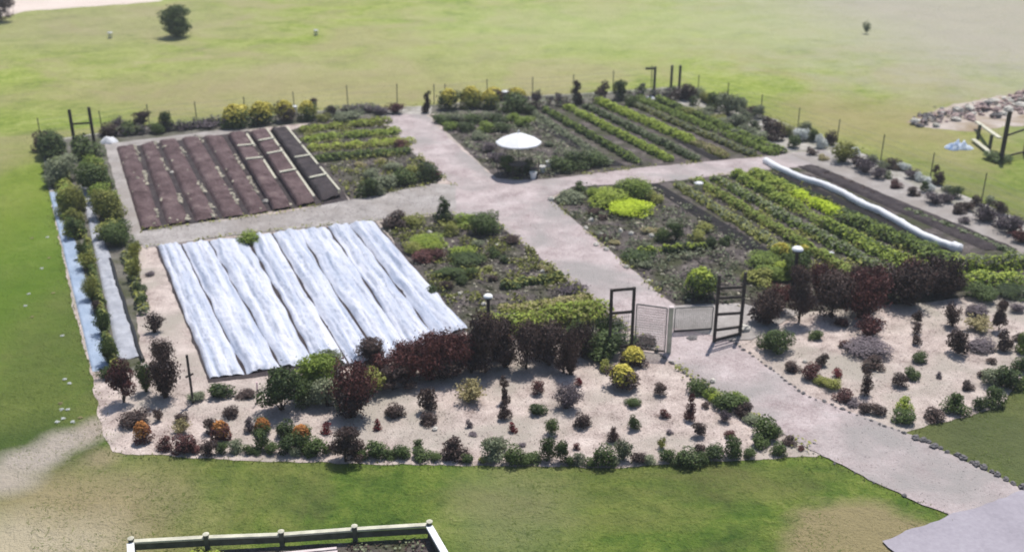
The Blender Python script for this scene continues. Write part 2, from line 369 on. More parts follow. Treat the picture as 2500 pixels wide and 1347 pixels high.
def wispy(seed, n, ls, m=20, spread=.42, low=.18, droop=0):
    rng = np.random.default_rng(seed); mb = MB(); P = []; D = []
    per = n // m
    for i in range(m):
        a = rng.uniform(0, 2 * np.pi); r = spread * math.sqrt(rng.uniform(.02, 1)); h = rng.uniform(.62, 1) * (1 - .35 * (r / spread) ** 2)
        b0 = np.array((rng.uniform(-.06, .06), rng.uniform(-.06, .06), 0)); tip = np.array((r * math.cos(a), r * math.sin(a), h))
        mid = np.array((tip[0] * .35, tip[1] * .35, h * .5))
        mb.tube([b0, mid, tip], [.012, .008, .003], 3, False)
        u = low + (1 - low) * rng.uniform(0, 1, per) ** .75
        q = ((1 - u) ** 2)[:, None] * b0 + (2 * u * (1 - u))[:, None] * mid + (u ** 2)[:, None] * tip
        q += rng.normal(size=q.shape) * np.array((.06, .06, .045)); P.append(q)
        D.append(rng.normal(size=q.shape) + np.array((0, 0, .5)))
    p = np.concatenate(P); p[:, 2] = np.clip(p[:, 2], .01, None); d = np.concatenate(D)
    ext = np.percentile(np.abs(p[:, :2]), 98) * 2; p[:, :2] /= ext; p[:, 2] /= p[:, 2].max()
    return quads_mesh('foliage', leafquads(p, d, ls * rng.uniform(.6, 1.4, len(p)), rng, .75)), mesh('stem', [(x / ext, y / ext, z) for x, y, z in mb.v], mb.f)
def tuft(seed, n):
    rng = np.random.default_rng(seed); V = []
    for i in range(n):
        a = rng.uniform(0, 2 * np.pi); r = .5 * rng.uniform(.15, 1); h = rng.uniform(.55, 1) * (1 - .5 * r); w = .018
        c, s = math.cos(a), math.sin(a); b = np.array((.1 * c, .1 * s, 0)); m = np.array((r * .45 * c, r * .45 * s, h * .8)); e = np.array((r * c, r * s, h * .95)); o = np.array((-s * w, c * w, 0))
        V.append([b - o, b + o, m + o, m - o]); V.append([m - o, m + o, e + o * .2, e - o * .2])
    return quads_mesh('foliage', np.array(V)), None
UNIT = {}
for sh in ('mound', 'upright', 'cone', 'column'):
    UNIT[sh] = {0: [lobed(11 + i, 520, .15, sh) for i in range(4)], 1: [lobed(31 + i, 1500, .095, sh) for i in range(4)], 2: [lobed(51 + i, 4200, .060, sh) for i in range(3)]}
UNIT['egg'] = {k: [lobed(71, 6500, .060, 'egg'), lobed(72, 6500, .060, 'egg')] for k in (0, 1, 2)}
UNIT['wispy'] = {0: [wispy(81 + i, 480, .13, 14) for i in range(3)], 1: [wispy(91 + i, 1500, .085, 24) for i in range(3)], 2: [wispy(101 + i, 4200, .055, 42) for i in range(4)]}
UNIT['tuft'] = {k: [tuft(111 + i, 130) for i in range(2)] for k in (0, 1, 2)}
def cap_mesh(seed, n, ls):
    rng = np.random.default_rng(seed); d = rng.normal(size=(n, 3)); d[:, 2] = np.abs(d[:, 2]) * .9 + .95
    d /= np.linalg.norm(d, axis=1, keepdims=True); k = 1 + rng.normal(size=n) * .04
    p = d * k[:, None] * np.array((.5, .5, .98)); p[:, 2] += .03
    return quads_mesh('flower_sunlit_top', leafquads(p, d + rng.normal(size=(n, 3)) * .4, ls * rng.uniform(.7, 1.3, n), rng, .7))
CAPS = [cap_mesh(121 + i, 620, .12) for i in range(3)]  # coloured crown layers: real tops in orange, painted sunlight in most yellow ones

COLWORD = {'green': 'dark green', 'mid': 'green', 'sage': 'grey-green', 'olive': 'olive', 'lime': 'lime green', 'bright': 'bright lime', 'yellow': 'golden yellow', 'orange': 'orange',
           'maroon': 'maroon', 'red': 'red', 'bronze': 'dark bronze', 'plum': 'dusky plum', 'straw': 'straw-coloured', 'white': 'silvery white'}
FORMWORD = {'mound': ('rounded', 'bush', 'leafy_bush'), 'upright': ('upright', 'bush', 'upright_bush'), 'cone': ('cone-shaped', 'bush', 'conical_bush'), 'column': ('narrow', 'bush', 'columnar_bush'),
            'egg': ('lone rounded', 'tree', 'round_tree'), 'wispy': ('feathery', 'shrub', 'feathery_shrub'), 'tuft': ('tufted', 'grass clump', 'grass_clump')}
ORD = ['first', 'second', 'third', 'fourth', 'fifth', 'sixth', 'seventh', 'eighth', 'ninth', 'tenth', 'eleventh', 'twelfth', 'thirteenth', 'fourteenth', 'fifteenth', 'sixteenth', 'seventeenth',
       'eighteenth', 'nineteenth', 'twentieth', 'twenty-first', 'twenty-second', 'twenty-third', 'twenty-fourth', 'twenty-fifth', 'twenty-sixth', 'twenty-seventh', 'twenty-eighth', 'twenty-ninth', 'thirtieth']
PLANTS = []
prng = random.Random(5)
def plant(px, base, w, h, form, col, zone, top=None):
    r_px = w / 2; dl = dep(base); s = ppm(base); Wm = w / s; r = Wm / 2
    cy = base - r * s * math.sin(dl) * .85
    c = gp(px, cy); s = ppm(cy); dl = dep(cy)
    a = r * math.sin(dl); q = max(h / s - a * .85, a * 1.05)
    Hm = max(math.sqrt(max(q * q - a * a * .8, 0.0001)) / math.cos(dl), .28 * Wm)
    lod = 0 if w < 26 and h < 40 else (1 if max(w, h) < 68 else 2)
    v = prng.choice(UNIT[form][lod]); rz = prng.uniform(0, 6.28)
    nm = FORMWORD[form][2]; sc = (Wm * prng.uniform(.95, 1.08), Wm * prng.uniform(.95, 1.08), Hm)
    c = (c[0], c[1], .02)
    if max(w, h) >= 40 or top:
        root = empty(nm, c, rz)
        link('foliage' if form != 'egg' else 'crown', v[0], LEAF[col], root, scale=sc)
        if v[1]: link('stem' if form != 'egg' else 'trunk', v[1], M['bark'], root, scale=sc)
        if top: tag(link('flower_sunlit_top', prng.choice(CAPS), LEAF[top], root, scale=(sc[0] * 1.06, sc[1] * 1.06, sc[2] * 1.10)), kind='stuff')
    else:
        root = link(nm, v[0], LEAF[col], None, c, (0, 0, rz), sc)
    PLANTS.append((root, form, col, top, zone, px, base, w * h))
    return root
ZONE = {  # phrase, ordering key, from where it is counted, group
    'front': ('in the near lawn row', 'x', 'left', 'bushes in the row along the near lawn'),
    'mulch': ('on the left front mulch', 'x', 'left', 'plants on the left front mulch'),
    'thicket': ('in the front thicket', 'x', 'left', 'shrubs of the front thicket'),
    'pathside': ('edging the main path', 'y', 'far end', 'bushes edging the main path'),
    'rmulch': ('on the right front mulch', 'x', 'left', 'plants on the right front mulch'),
    'rthicket': ('in the right gate thicket', 'x', 'left', 'shrubs of the right thicket'),
    'rrow': ('by the lower right lawn', 'x', 'left', 'bushes along the lower right grass edge'),
    'rborder': ('by the right wire fence', 'y', 'far end', 'plants in the right fence border'),
    'back': ('along the far fence', 'x', 'left', 'plants along the far fence'),
    'lborder': ('beside the blue sheet', 'y', 'far end', 'bushes in the left border'),
    'pc': ('in the rear left plot', 'x', 'left', 'plants in the rear left plot'),
    'pd': ('in the parasol plot', 'x', 'left', 'plants round the parasol'),
    'pe': ('in the front middle plot', 'y', 'far end', 'plants in the front middle plot'),
    'pf': ('in the front right plot', 'y', 'far end', 'plants in the front right plot'),
    'field': ('on the far meadow', 'x', 'left', 'lone plants on the meadow'),
}
# front row along the lawn
for a in ((452, 1112, 50, 50, 'mound', 'maroon'), (402, 1104, 34, 38, 'cone', 'maroon'), (478, 1110, 28, 24, 'mound', 'maroon'), (511, 1118, 36, 40, 'mound', 'bronze'), (543, 1112, 28, 30, 'mound', 'green'), (580, 1110, 35, 35, 'mound', 'sage'),
          (608, 1111, 24, 24, 'mound', 'green'), (640, 1104, 36, 48, 'upright', 'green'), (664, 1112, 32, 30, 'mound', 'green'), (702, 1116, 42, 48, 'mound', 'green'), (738, 1110, 36, 46, 'upright', 'green'),
          (772, 1119, 46, 46, 'mound', 'green'), (800, 1112, 24, 24, 'mound', 'green'), (845, 1143, 66, 92, 'upright', 'bronze'), (868, 1118, 50, 46, 'mound', 'bronze'), (926, 1124, 52, 48, 'mound', 'green'), (983, 1123, 42, 36, 'mound', 'green'), (1020, 1100, 22, 26, 'upright', 'green'),
          (1032, 1129, 42, 32, 'mound', 'green'), (1111, 1129, 58, 60, 'cone', 'bronze'), (1205, 1135, 50, 60, 'upright', 'sage'), (1222, 1110, 46, 40, 'wispy', 'sage'), (1257, 1141, 46, 50, 'mound', 'green'), (1302, 1134, 40, 28, 'mound', 'green'),
          (1337, 1131, 34, 56, 'upright', 'green'), (1370, 1135, 32, 54, 'upright', 'green'), (1414, 1139, 28, 30, 'mound', 'sage'), (1476, 1146, 52, 56, 'mound', 'green'), (1520, 1132, 42, 62, 'wispy', 'sage'), (1558, 1137, 34, 30, 'mound', 'bronze'),
          (1586, 1137, 30, 24, 'mound', 'sage'), (1615, 1100, 24, 30, 'wispy', 'olive'), (1628, 1135, 36, 36, 'mound', 'green'), (1680, 1146, 58, 48, 'mound', 'green'), (1744, 1129, 46, 40, 'mound', 'green'), (1788, 1126, 44, 52, 'mound', 'green'),
          (1708, 1108, 24, 24, 'mound', 'bronze'), (1900, 1118, 34, 34, 'mound', 'green'), (1500, 1140, 26, 24, 'mound', 'sage'), (1180, 1132, 22, 18, 'mound', 'olive'), (1090, 1128, 22, 18, 'mound', 'bronze'), (625, 1113, 26, 24, 'mound', 'green'), (722, 1117, 28, 26, 'mound', 'sage'), (755, 1119, 28, 28, 'mound', 'green'), (885, 1125, 30, 28, 'mound', 'green'), (955, 1125, 28, 24, 'mound', 'green'), (1065, 1129, 26, 22, 'mound', 'green'), (1140, 1133, 28, 24, 'mound', 'green'), (1282, 1138, 28, 24, 'mound', 'green'), (1392, 1138, 26, 24, 'mound', 'green'), (1442, 1143, 30, 26, 'mound', 'green'), (1650, 1141, 28, 24, 'mound', 'green'), (1715, 1137, 30, 28, 'mound', 'green'), (1830, 1122, 30, 26, 'mound', 'green')):
    plant(*a, 'front')
for a in ((330, 1048, 62, 42, 'mound', 'bronze'), (445, 1035, 30, 26, 'mound', 'bronze'), (440, 1066, 40, 40, 'wispy', 'straw'), (515, 1062, 28, 38, 'upright', 'bronze'), (563, 1024, 36, 30, 'mound', 'bronze'), (612, 1058, 28, 38, 'cone', 'plum'),
          (388, 1032, 24, 34, 'wispy', 'bronze'), (700, 1074, 46, 44, 'mound', 'green'), (797, 1062, 22, 28, 'cone', 'red'), (921, 1053, 20, 26, 'cone', 'red'), (965, 1024, 44, 36, 'mound', 'bronze'), (1047, 1012, 40, 64, 'upright', 'bronze'), (1046, 1042, 38, 30, 'mound', 'bronze'),
          (1142, 992, 64, 64, 'wispy', 'straw'), (1146, 1046, 16, 20, 'cone', 'plum'), (1233, 985, 24, 62, 'column', 'bronze'), (1232, 1030, 28, 46, 'upright', 'bronze'), (1253, 1058, 20, 26, 'cone', 'red'), (1313, 968, 30, 34, 'upright', 'maroon'), (1412, 945, 16, 22, 'upright', 'red'),
          (1381, 1010, 62, 68, 'wispy', 'plum'), (1315, 1016, 42, 32, 'mound', 'green'), (1422, 1049, 38, 38, 'mound', 'bronze'), (1347, 1066, 30, 38, 'upright', 'green'), (1549, 1053, 28, 40, 'upright', 'green'), (1623, 1023, 24, 24, 'cone', 'maroon'), (1723, 999, 18, 16, 'mound', 'bronze'),
          (1684, 1030, 24, 62, 'column', 'maroon'), (1706, 1072, 30, 36, 'upright', 'bronze'), (1780, 1071, 24, 20, 'mound', 'maroon'), (1497, 1082, 28, 38, 'cone', 'bronze'), (1408, 1100, 16, 16, 'mound', 'maroon'), (1612, 971, 28, 32, 'upright', 'bronze'), (1546, 996, 36, 26, 'mound', 'green'),
          (1480, 913, 30, 30, 'mound', 'olive'), (545, 976, 56, 42, 'mound', 'green'), (1155, 1066, 18, 10, 'mound', 'plum'), (1275, 1092, 16, 10, 'mound', 'plum'), (1635, 1062, 16, 12, 'mound', 'plum'), (480, 985, 40, 26, 'mound', 'sage'), (600, 975, 44, 24, 'mound', 'bronze')):
    plant(*a, 'mulch')
for a in ((350, 1087, 42, 50, 'mound', 'maroon', 'orange'), (542, 1083, 42, 48, 'mound', 'maroon', 'orange'), (642, 1064, 38, 38, 'mound', 'green', 'orange'), (736, 1083, 44, 40, 'mound', 'green', 'orange'),
          (1545, 899, 58, 46, 'mound', 'bronze', 'yellow'), (1519, 959, 66, 60, 'mound', 'bronze', 'yellow')):
    plant(*a[:6], 'mulch', a[6])
for a in ((303, 995, 58, 108, 'upright', 'maroon'), (405, 985, 72, 130, 'wispy', 'bronze'), (358, 965, 40, 84, 'wispy', 'green'), (378, 820, 40, 54, 'wispy', 'bronze'), (400, 900, 50, 80, 'wispy', 'bronze'),
          (690, 1022, 96, 116, 'upright', 'green'), (770, 985, 100, 110, 'upright', 'mid'), (800, 1012, 90, 80, 'mound', 'sage'), (742, 1000, 60, 70, 'mound', 'green'), (800, 930, 80, 70, 'upright', 'sage'), (858, 1038, 100, 155, 'wispy', 'maroon'), (862, 1034, 80, 90, 'upright', 'bronze'), (908, 972, 64, 66, 'mound', 'olive', ),
          (903, 905, 76, 76, 'upright', 'bronze'), (960, 968, 76, 70, 'upright', 'bronze'), (985, 950, 84, 115, 'wispy', 'maroon'), (1050, 945, 90, 135, 'wispy', 'maroon'), (1110, 935, 92, 130, 'wispy', 'maroon'), (1075, 900, 80, 90, 'wispy', 'maroon'), (1012, 935, 70, 80, 'upright', 'bronze'), (1090, 940, 80, 70, 'upright', 'bronze'),
          (1150, 925, 70, 90, 'upright', 'bronze'), (1185, 925, 70, 150, 'upright', 'bronze'), (1285, 915, 66, 120, 'upright', 'bronze'), (1395, 925, 52, 130, 'wispy', 'bronze'), (1375, 920, 44, 66, 'upright', 'bronze'), (1340, 900, 40, 60, 'wispy', 'plum'),
          (1440, 880, 60, 60, 'mound', 'green'), (1492, 884, 124, 78, 'mound', 'green'), (1480, 850, 60, 90, 'wispy', 'green'), (1570, 850, 56, 26, 'mound', 'bronze'), (1230, 908, 74, 118, 'upright', 'bronze'), (1340, 904, 76, 110, 'upright', 'bronze'), (1425, 885, 66, 96, 'wispy', 'bronze'), (1215, 880, 66, 90, 'wispy', 'maroon'), (1310, 880, 60, 80, 'wispy', 'maroon'), (1160, 900, 70, 90, 'wispy', 'maroon'), (1000, 900, 76, 74, 'wispy', 'maroon'), (1410, 850, 60, 60, 'mound', 'green'), (1140, 870, 60, 60, 'wispy', 'maroon'), (1235, 905, 40, 60, 'wispy', 'bronze'), (940, 920, 60, 60, 'wispy', 'maroon')):
    plant(*a, 'thicket')
for a in ((1702, 967, 50, 40, 'mound', 'green'), (1730, 978, 34, 28, 'mound', 'mid'), (1775, 1010, 60, 46, 'mound', 'green'), (1800, 998, 44, 36, 'mound', 'mid'), (1812, 1024, 40, 38, 'mound', 'bronze'), (1768, 1036, 28, 34, 'wispy', 'plum'), (1866, 1078, 54, 50, 'upright', 'green'),
          (1858, 1100, 40, 34, 'mound', 'green'), (1886, 1080, 30, 38, 'upright', 'green'), (1836, 1040, 40, 26, 'mound', 'sage'), (1925, 1092, 30, 24, 'mound', 'bronze'), (1955, 1102, 16, 12, 'mound', 'maroon'), (1748, 990, 34, 30, 'mound', 'lime'), (1895, 1064, 30, 22, 'mound', 'sage')):
    plant(*a, 'pathside')
for a in ((1893, 869, 72, 66, 'mound', 'green'), (1988, 832, 32, 26, 'mound', 'green'), (2061, 852, 24, 18, 'mound', 'maroon'), (2003, 897, 28, 34, 'upright', 'bronze'), (1935, 912, 36, 28, 'mound', 'bronze'), (1978, 932, 40, 40, 'mound', 'maroon'), (2044, 924, 22, 22, 'mound', 'red'),
          (2032, 957, 40, 30, 'mound', 'olive'), (2057, 985, 44, 32, 'mound', 'maroon'), (2005, 945, 34, 24, 'mound', 'olive'), (2111, 1012, 28, 28, 'mound', 'bronze'), (2142, 1018, 34, 28, 'mound', 'bronze'), (2085, 998, 32, 22, 'mound', 'plum'), (2244, 890, 36, 28, 'mound', 'green'), (2229, 932, 34, 32, 'mound', 'green'), (2196, 950, 34, 34, 'upright', 'bronze'),
          (2238, 792, 22, 30, 'upright', 'bronze'), (2236, 818, 22, 30, 'mound', 'bronze'), (2239, 846, 22, 26, 'mound', 'bronze'), (2120, 880, 90, 30, 'mound', 'plum'), (2130, 908, 44, 34, 'mound', 'bronze'), (2112, 970, 28, 66, 'column', 'bronze'), (2325, 804, 38, 64, 'wispy', 'bronze'), (2338, 872, 46, 64, 'upright', 'bronze'),
          (2384, 777, 50, 30, 'mound', 'plum'), (2390, 818, 60, 44, 'wispy', 'straw'), (2395, 864, 64, 28, 'mound', 'plum'), (2438, 814, 34, 74, 'upright', 'bronze'), (2452, 864, 34, 52, 'upright', 'bronze'), (2482, 767, 30, 24, 'mound', 'plum'), (2484, 837, 20, 22, 'mound', 'bronze'), (2420, 892, 24, 16, 'mound', 'bronze'),
          (2398, 924, 24, 20, 'mound', 'bronze'), (2362, 957, 26, 24, 'mound', 'bronze'), (2292, 926, 14, 16, 'cone', 'plum')):
    plant(*a, 'rmulch')
for a in ((1870, 805, 76, 105, 'wispy', 'bronze'), (1862, 800, 60, 60, 'upright', 'bronze'), (1950, 798, 62, 140, 'upright', 'bronze'), (1945, 690, 60, 70, 'upright', 'green'), (2000, 740, 60, 100, 'wispy', 'maroon'), (2030, 792, 84, 120, 'upright', 'bronze'), (2105, 795, 100, 145, 'wispy', 'maroon'), (2100, 760, 80, 80, 'wispy', 'maroon'),
          (2110, 730, 90, 90, 'wispy', 'bronze'), (2210, 758, 104, 120, 'wispy', 'bronze'), (2180, 750, 80, 80, 'upright', 'bronze'), (2290, 738, 96, 120, 'wispy', 'bronze'), (2285, 735, 80, 80, 'upright', 'bronze'), (2120, 832, 60, 62, 'wispy', 'maroon'), (2055, 800, 30, 24, 'mound', 'maroon'), (2050, 745, 70, 80, 'wispy', 'maroon'), (2160, 740, 80, 90, 'wispy', 'maroon'), (2250, 725, 90, 96, 'wispy', 'maroon'), (1900, 770, 60, 80, 'wispy', 'maroon'), (2320, 735, 60, 80, 'wispy', 'bronze'), (2400, 742, 70, 46, 'mound', 'green'), (2470, 735, 70, 36, 'mound', 'green')):
    plant(*a, 'rthicket')
for a in ((2205, 1040, 52, 40, 'mound', 'green'), (2206, 1008, 36, 34, 'mound', 'lime'), (2278, 1034, 44, 34, 'mound', 'bronze'), (2332, 1018, 58, 54, 'cone', 'green'), (2390, 1004, 34, 34, 'mound', 'green'), (2425, 1000, 46, 50, 'mound', 'green'), (2420, 948, 46, 46, 'mound', 'sage'), (2462, 954, 66, 60, 'mound', 'green'), (2490, 914, 44, 44, 'mound', 'green'), (2497, 868, 34, 50, 'mound', 'mid')):
    plant(*a, 'rrow')
for a in ((1667, 247, 54, 42, 'mound', 'bronze'), (1742, 275, 36, 44, 'upright', 'green'), (1776, 286, 50, 54, 'mound', 'sage'), (1694, 260, 22, 22, 'mound', 'green'), (1765, 245, 24, 20, 'mound', 'olive'), (1851, 292, 26, 32, 'upright', 'sage'), (1844, 320, 26, 24, 'mound', 'green'), (1890, 347, 44, 48, 'mound', 'bronze'), (1872, 323, 24, 36, 'upright', 'bronze'), (1938, 364, 30, 32, 'mound', 'green'),
          (1980, 347, 30, 32, 'mound', 'green'), (2028, 357, 28, 36, 'mound', 'bronze'), (1981, 382, 24, 20, 'mound', 'bronze'), (2055, 404, 60, 54, 'wispy', 'olive'), (1955, 348, 36, 32, 'mound', 'white'), (2005, 366, 28, 34, 'mound', 'white'), (2085, 387, 24, 24, 'mound', 'white'), (2207, 420, 28, 20, 'mound', 'white'), (2246, 446, 26, 22, 'mound', 'white'), (2268, 454, 22, 20, 'mound', 'white'), (2272, 470, 22, 20, 'mound', 'white'),
          (2182, 417, 40, 28, 'mound', 'bronze'), (2187, 464, 28, 24, 'mound', 'maroon'), (2230, 482, 28, 24, 'mound', 'bronze'), (2254, 472, 18, 28, 'upright', 'green'), (2288, 455, 26, 46, 'column', 'bronze'), (2285, 505, 48, 36, 'wispy', 'plum'), (2330, 487, 32, 30, 'mound', 'green'), (2381, 504, 26, 24, 'mound', 'bronze'), (2340, 527, 28, 28, 'mound', 'bronze'), (2439, 527, 30, 32, 'mound', 'bronze'), (2395, 548, 46, 48, 'wispy', 'plum'), (2466, 580, 66, 56, 'wispy', 'plum'), (2492, 600, 44, 44, 'wispy', 'maroon'),
          (2111, 428, 44, 48, 'wispy', 'plum'), (2142, 442, 36, 34, 'wispy', 'plum'), (2150, 420, 30, 26, 'wispy', 'sage'), (1803, 311, 46, 34, 'mound', 'sage'), (1725, 250, 30, 24, 'mound', 'olive'), (1810, 275, 26, 34, 'mound', 'sage'), (1822, 298, 30, 30, 'mound', 'sage'), (1752, 300, 40, 20, 'mound', 'olive'), (1690, 285, 46, 22, 'mound', 'olive'), (1860, 345, 40, 22, 'mound', 'sage'), (1905, 318, 30, 20, 'mound', 'olive'), (1800, 335, 36, 18, 'mound', 'sage'),
          (1640, 235, 24, 24, 'mound', 'green'), (2350, 550, 30, 20, 'wispy', 'plum'), (2310, 470, 24, 18, 'mound', 'sage'), (2420, 500, 24, 20, 'mound', 'sage'), (2440, 560, 30, 30, 'mound', 'plum'), (2010, 395, 26, 16, 'mound', 'straw'), (1700, 240, 36, 26, 'mound', 'sage'), (1735, 255, 34, 26, 'mound', 'olive'), (1790, 268, 36, 28, 'mound', 'green'), (1830, 285, 34, 26, 'mound', 'bronze'), (1770, 310, 40, 20, 'mound', 'sage'), (1830, 330, 44, 22, 'mound', 'sage'), (1720, 285, 44, 22, 'mound', 'sage'), (1920, 335, 36, 30, 'mound', 'olive'), (1965, 325, 30, 26, 'mound', 'sage'), (2095, 415, 30, 36, 'wispy', 'bronze'), (2225, 440, 34, 30, 'wispy', 'plum'), (2310, 500, 34, 30, 'wispy', 'plum'), (2360, 520, 34, 28, 'wispy', 'bronze'), (2420, 545, 36, 32, 'wispy', 'plum'), (2070, 372, 26, 24, 'mound', 'olive'), (2130, 400, 26, 22, 'mound', 'sage'), (2165, 440, 24, 20, 'mound', 'sage')):
    plant(*a, 'rborder')
for a in ((410, 322, 32, 48, 'upright', 'green'), (348, 322, 34, 46, 'upright', 'bronze'), (293, 326, 30, 40, 'wispy', 'plum'), (320, 334, 46, 34, 'mound', 'green'), (385, 330, 34, 26, 'mound', 'green'), (270, 336, 44, 34, 'mound', 'bronze'), (450, 322, 50, 24, 'wispy', 'plum'), (505, 317, 60, 26, 'wispy', 'plum'), (545, 308, 40, 24, 'wispy', 'plum'), (765, 266, 20, 24, 'upright', 'bronze'),
          (1041, 277, 20, 50, 'column', 'bronze'), (932, 283, 30, 24, 'mound', 'plum'), (965, 282, 44, 30, 'wispy', 'maroon'), (808, 285, 24, 26, 'upright', 'bronze'), (860, 280, 60, 24, 'wispy', 'plum'), (895, 276, 50, 22, 'wispy', 'plum'), (1310, 264, 24, 44, 'wispy', 'plum'), (1362, 260, 24, 34, 'wispy', 'plum'), (1410, 257, 26, 58, 'column', 'bronze'), (1466, 245, 32, 44, 'upright', 'bronze'),
          (1512, 247, 32, 48, 'upright', 'green'), (1563, 242, 24, 36, 'upright', 'sage'), (1543, 262, 34, 28, 'mound', 'green'), (1252, 278, 64, 46, 'mound', 'green'), (1290, 280, 40, 24, 'mound', 'green'), (1340, 258, 20, 24, 'wispy', 'plum'), (1275, 258, 30, 24, 'wispy', 'plum')):
    plant(*a, 'back')
for a in ((575, 318, 60, 54, 'mound', 'green', 'yellow'), (590, 296, 44, 34, 'mound', 'olive', 'yellow'), (638, 310, 52, 52, 'mound', 'green', 'yellow'), (652, 290, 40, 34, 'mound', 'olive', 'yellow'), (697, 302, 50, 48, 'mound', 'bronze', 'yellow'), (751, 298, 46, 44, 'mound', 'green', 'yellow'),
          (1097, 272, 50, 46, 'mound', 'green', 'yellow'), (1150, 268, 50, 48, 'mound', 'olive', 'yellow'), (1195, 270, 44, 42, 'mound', 'green', 'yellow'), (1205, 248, 44, 30, 'mound', 'bronze', 'yellow'), (1262, 252, 44, 32, 'mound', 'bronze', 'yellow')):
    plant(*a[:6], 'back', a[6])
for a in ((138, 392, 86, 66, 'mound', 'green'), (212, 394, 66, 58, 'mound', 'green'), (112, 372, 50, 50, 'mound', 'bronze'), (160, 458, 82, 72, 'mound', 'sage'), (236, 478, 80, 76, 'mound', 'green'), (228, 424, 56, 42, 'mound', 'mid'), (178, 530, 62, 72, 'mound', 'olive'), (268, 545, 78, 78, 'mound', 'olive'), (255, 500, 60, 50, 'mound', 'mid'), (188, 585, 46, 56, 'mound', 'green'), (160, 520, 30, 44, 'mound', 'green'), (192, 550, 36, 40, 'mound', 'olive'),
          (290, 608, 70, 62, 'mound', 'green'), (262, 590, 50, 44, 'mound', 'olive'), (215, 665, 44, 56, 'wispy', 'olive'), (225, 740, 36, 70, 'wispy', 'olive'), (205, 640, 30, 50, 'wispy', 'green'), (255, 825, 40, 66, 'wispy', 'green'), (268, 895, 40, 70, 'wispy', 'green'), (243, 770, 30, 36, 'mound', 'bronze'), (328, 690, 34, 64, 'wispy', 'olive'), (332, 640, 30, 50, 'wispy', 'olive'), (345, 720, 30, 30, 'mound', 'green'), (347, 753, 30, 30, 'mound', 'green'), (366, 676, 22, 12, 'mound', 'plum'), (128, 425, 40, 30, 'mound', 'sage'), (325, 620, 30, 30, 'mound', 'sage'), (255, 930, 40, 34, 'wispy', 'green')):
    plant(*a, 'lborder')
for a in ((895, 484, 50, 48, 'mound', 'green'), (940, 470, 54, 40, 'mound', 'sage'), (985, 456, 50, 42, 'mound', 'green'), (1040, 446, 56, 44, 'mound', 'green'), (1058, 440, 30, 22, 'mound', 'maroon'), (960, 420, 40, 24, 'mound', 'sage'), (905, 440, 36, 26, 'mound', 'sage'), (980, 365, 34, 22, 'mound', 'maroon'), (925, 480, 34, 30, 'mound', 'sage'), (1015, 430, 40, 26, 'mound', 'olive'),
          (850, 300, 60, 26, 'mound', 'sage'), (790, 300, 34, 22, 'mound', 'olive'), (880, 410, 26, 14, 'mound', 'straw'), (930, 400, 24, 12, 'mound', 'straw')):
    plant(*a, 'pc')
for a in ((1080, 304, 40, 24, 'mound', 'green'), (1115, 300, 36, 22, 'mound', 'sage'), (1155, 304, 40, 24, 'mound', 'green'), (1190, 296, 34, 22, 'mound', 'sage'), (1220, 306, 40, 26, 'mound', 'green'), (1250, 298, 34, 22, 'mound', 'mid'), (1100, 320, 36, 22, 'mound', 'mid'), (1140, 325, 40, 26, 'mound', 'green'), (1185, 326, 40, 26, 'mound', 'mid'), (1225, 325, 36, 22, 'mound', 'green'), (1280, 312, 40, 26, 'mound', 'mid'), (1170, 345, 36, 22, 'mound', 'sage'),
          (1375, 425, 60, 42, 'mound', 'green'), (1415, 418, 60, 44, 'mound', 'green'), (1455, 410, 54, 36, 'mound', 'green'), (1390, 396, 36, 26, 'mound', 'sage'), (1240, 432, 40, 46, 'upright', 'green'), (1285, 432, 44, 40, 'upright', 'green'), (1195, 375, 40, 26, 'wispy', 'plum'), (1215, 400, 44, 30, 'wispy', 'plum'), (1340, 360, 24, 14, 'mound', 'sage')):
    plant(*a, 'pd')
for a in ((1082, 547, 44, 62, 'cone', 'green'), (1187, 580, 70, 58, 'mound', 'green'), (1140, 560, 60, 34, 'mound', 'mid'), (965, 565, 54, 44, 'mound', 'bronze'), (1010, 560, 50, 34, 'mound', 'olive'), (1047, 615, 80, 38, 'mound', 'lime'), (1010, 625, 44, 30, 'mound', 'olive'), (1040, 645, 60, 32, 'mound', 'maroon'), (1070, 640, 34, 30, 'mound', 'maroon'), (1130, 636, 62, 32, 'mound', 'lime'), (1140, 656, 74, 26, 'mound', 'green'),
          (1100, 690, 70, 32, 'mound', 'green'), (1150, 680, 26, 24, 'mound', 'green'), (1208, 634, 26, 28, 'upright', 'green'), (1232, 645, 24, 20, 'mound', 'green'), (1395, 722, 64, 30, 'wispy', 'plum'), (1090, 712, 28, 24, 'mound', 'bronze'), (1128, 698, 26, 22, 'mound', 'green'), (1205, 690, 24, 18, 'mound', 'bronze'), (1250, 600, 40, 26, 'wispy', 'bronze'), (1100, 580, 34, 30, 'mound', 'olive'), (1165, 610, 26, 22, 'mound', 'sage'), (1055, 720, 24, 20, 'mound', 'green'),
          (1440, 770, 60, 34, 'mound', 'olive'), (1190, 665, 22, 16, 'mound', 'olive'), (1330, 665, 30, 16, 'mound', 'straw'), (1090, 670, 24, 14, 'mound', 'sage')):
    plant(*a, 'pe')
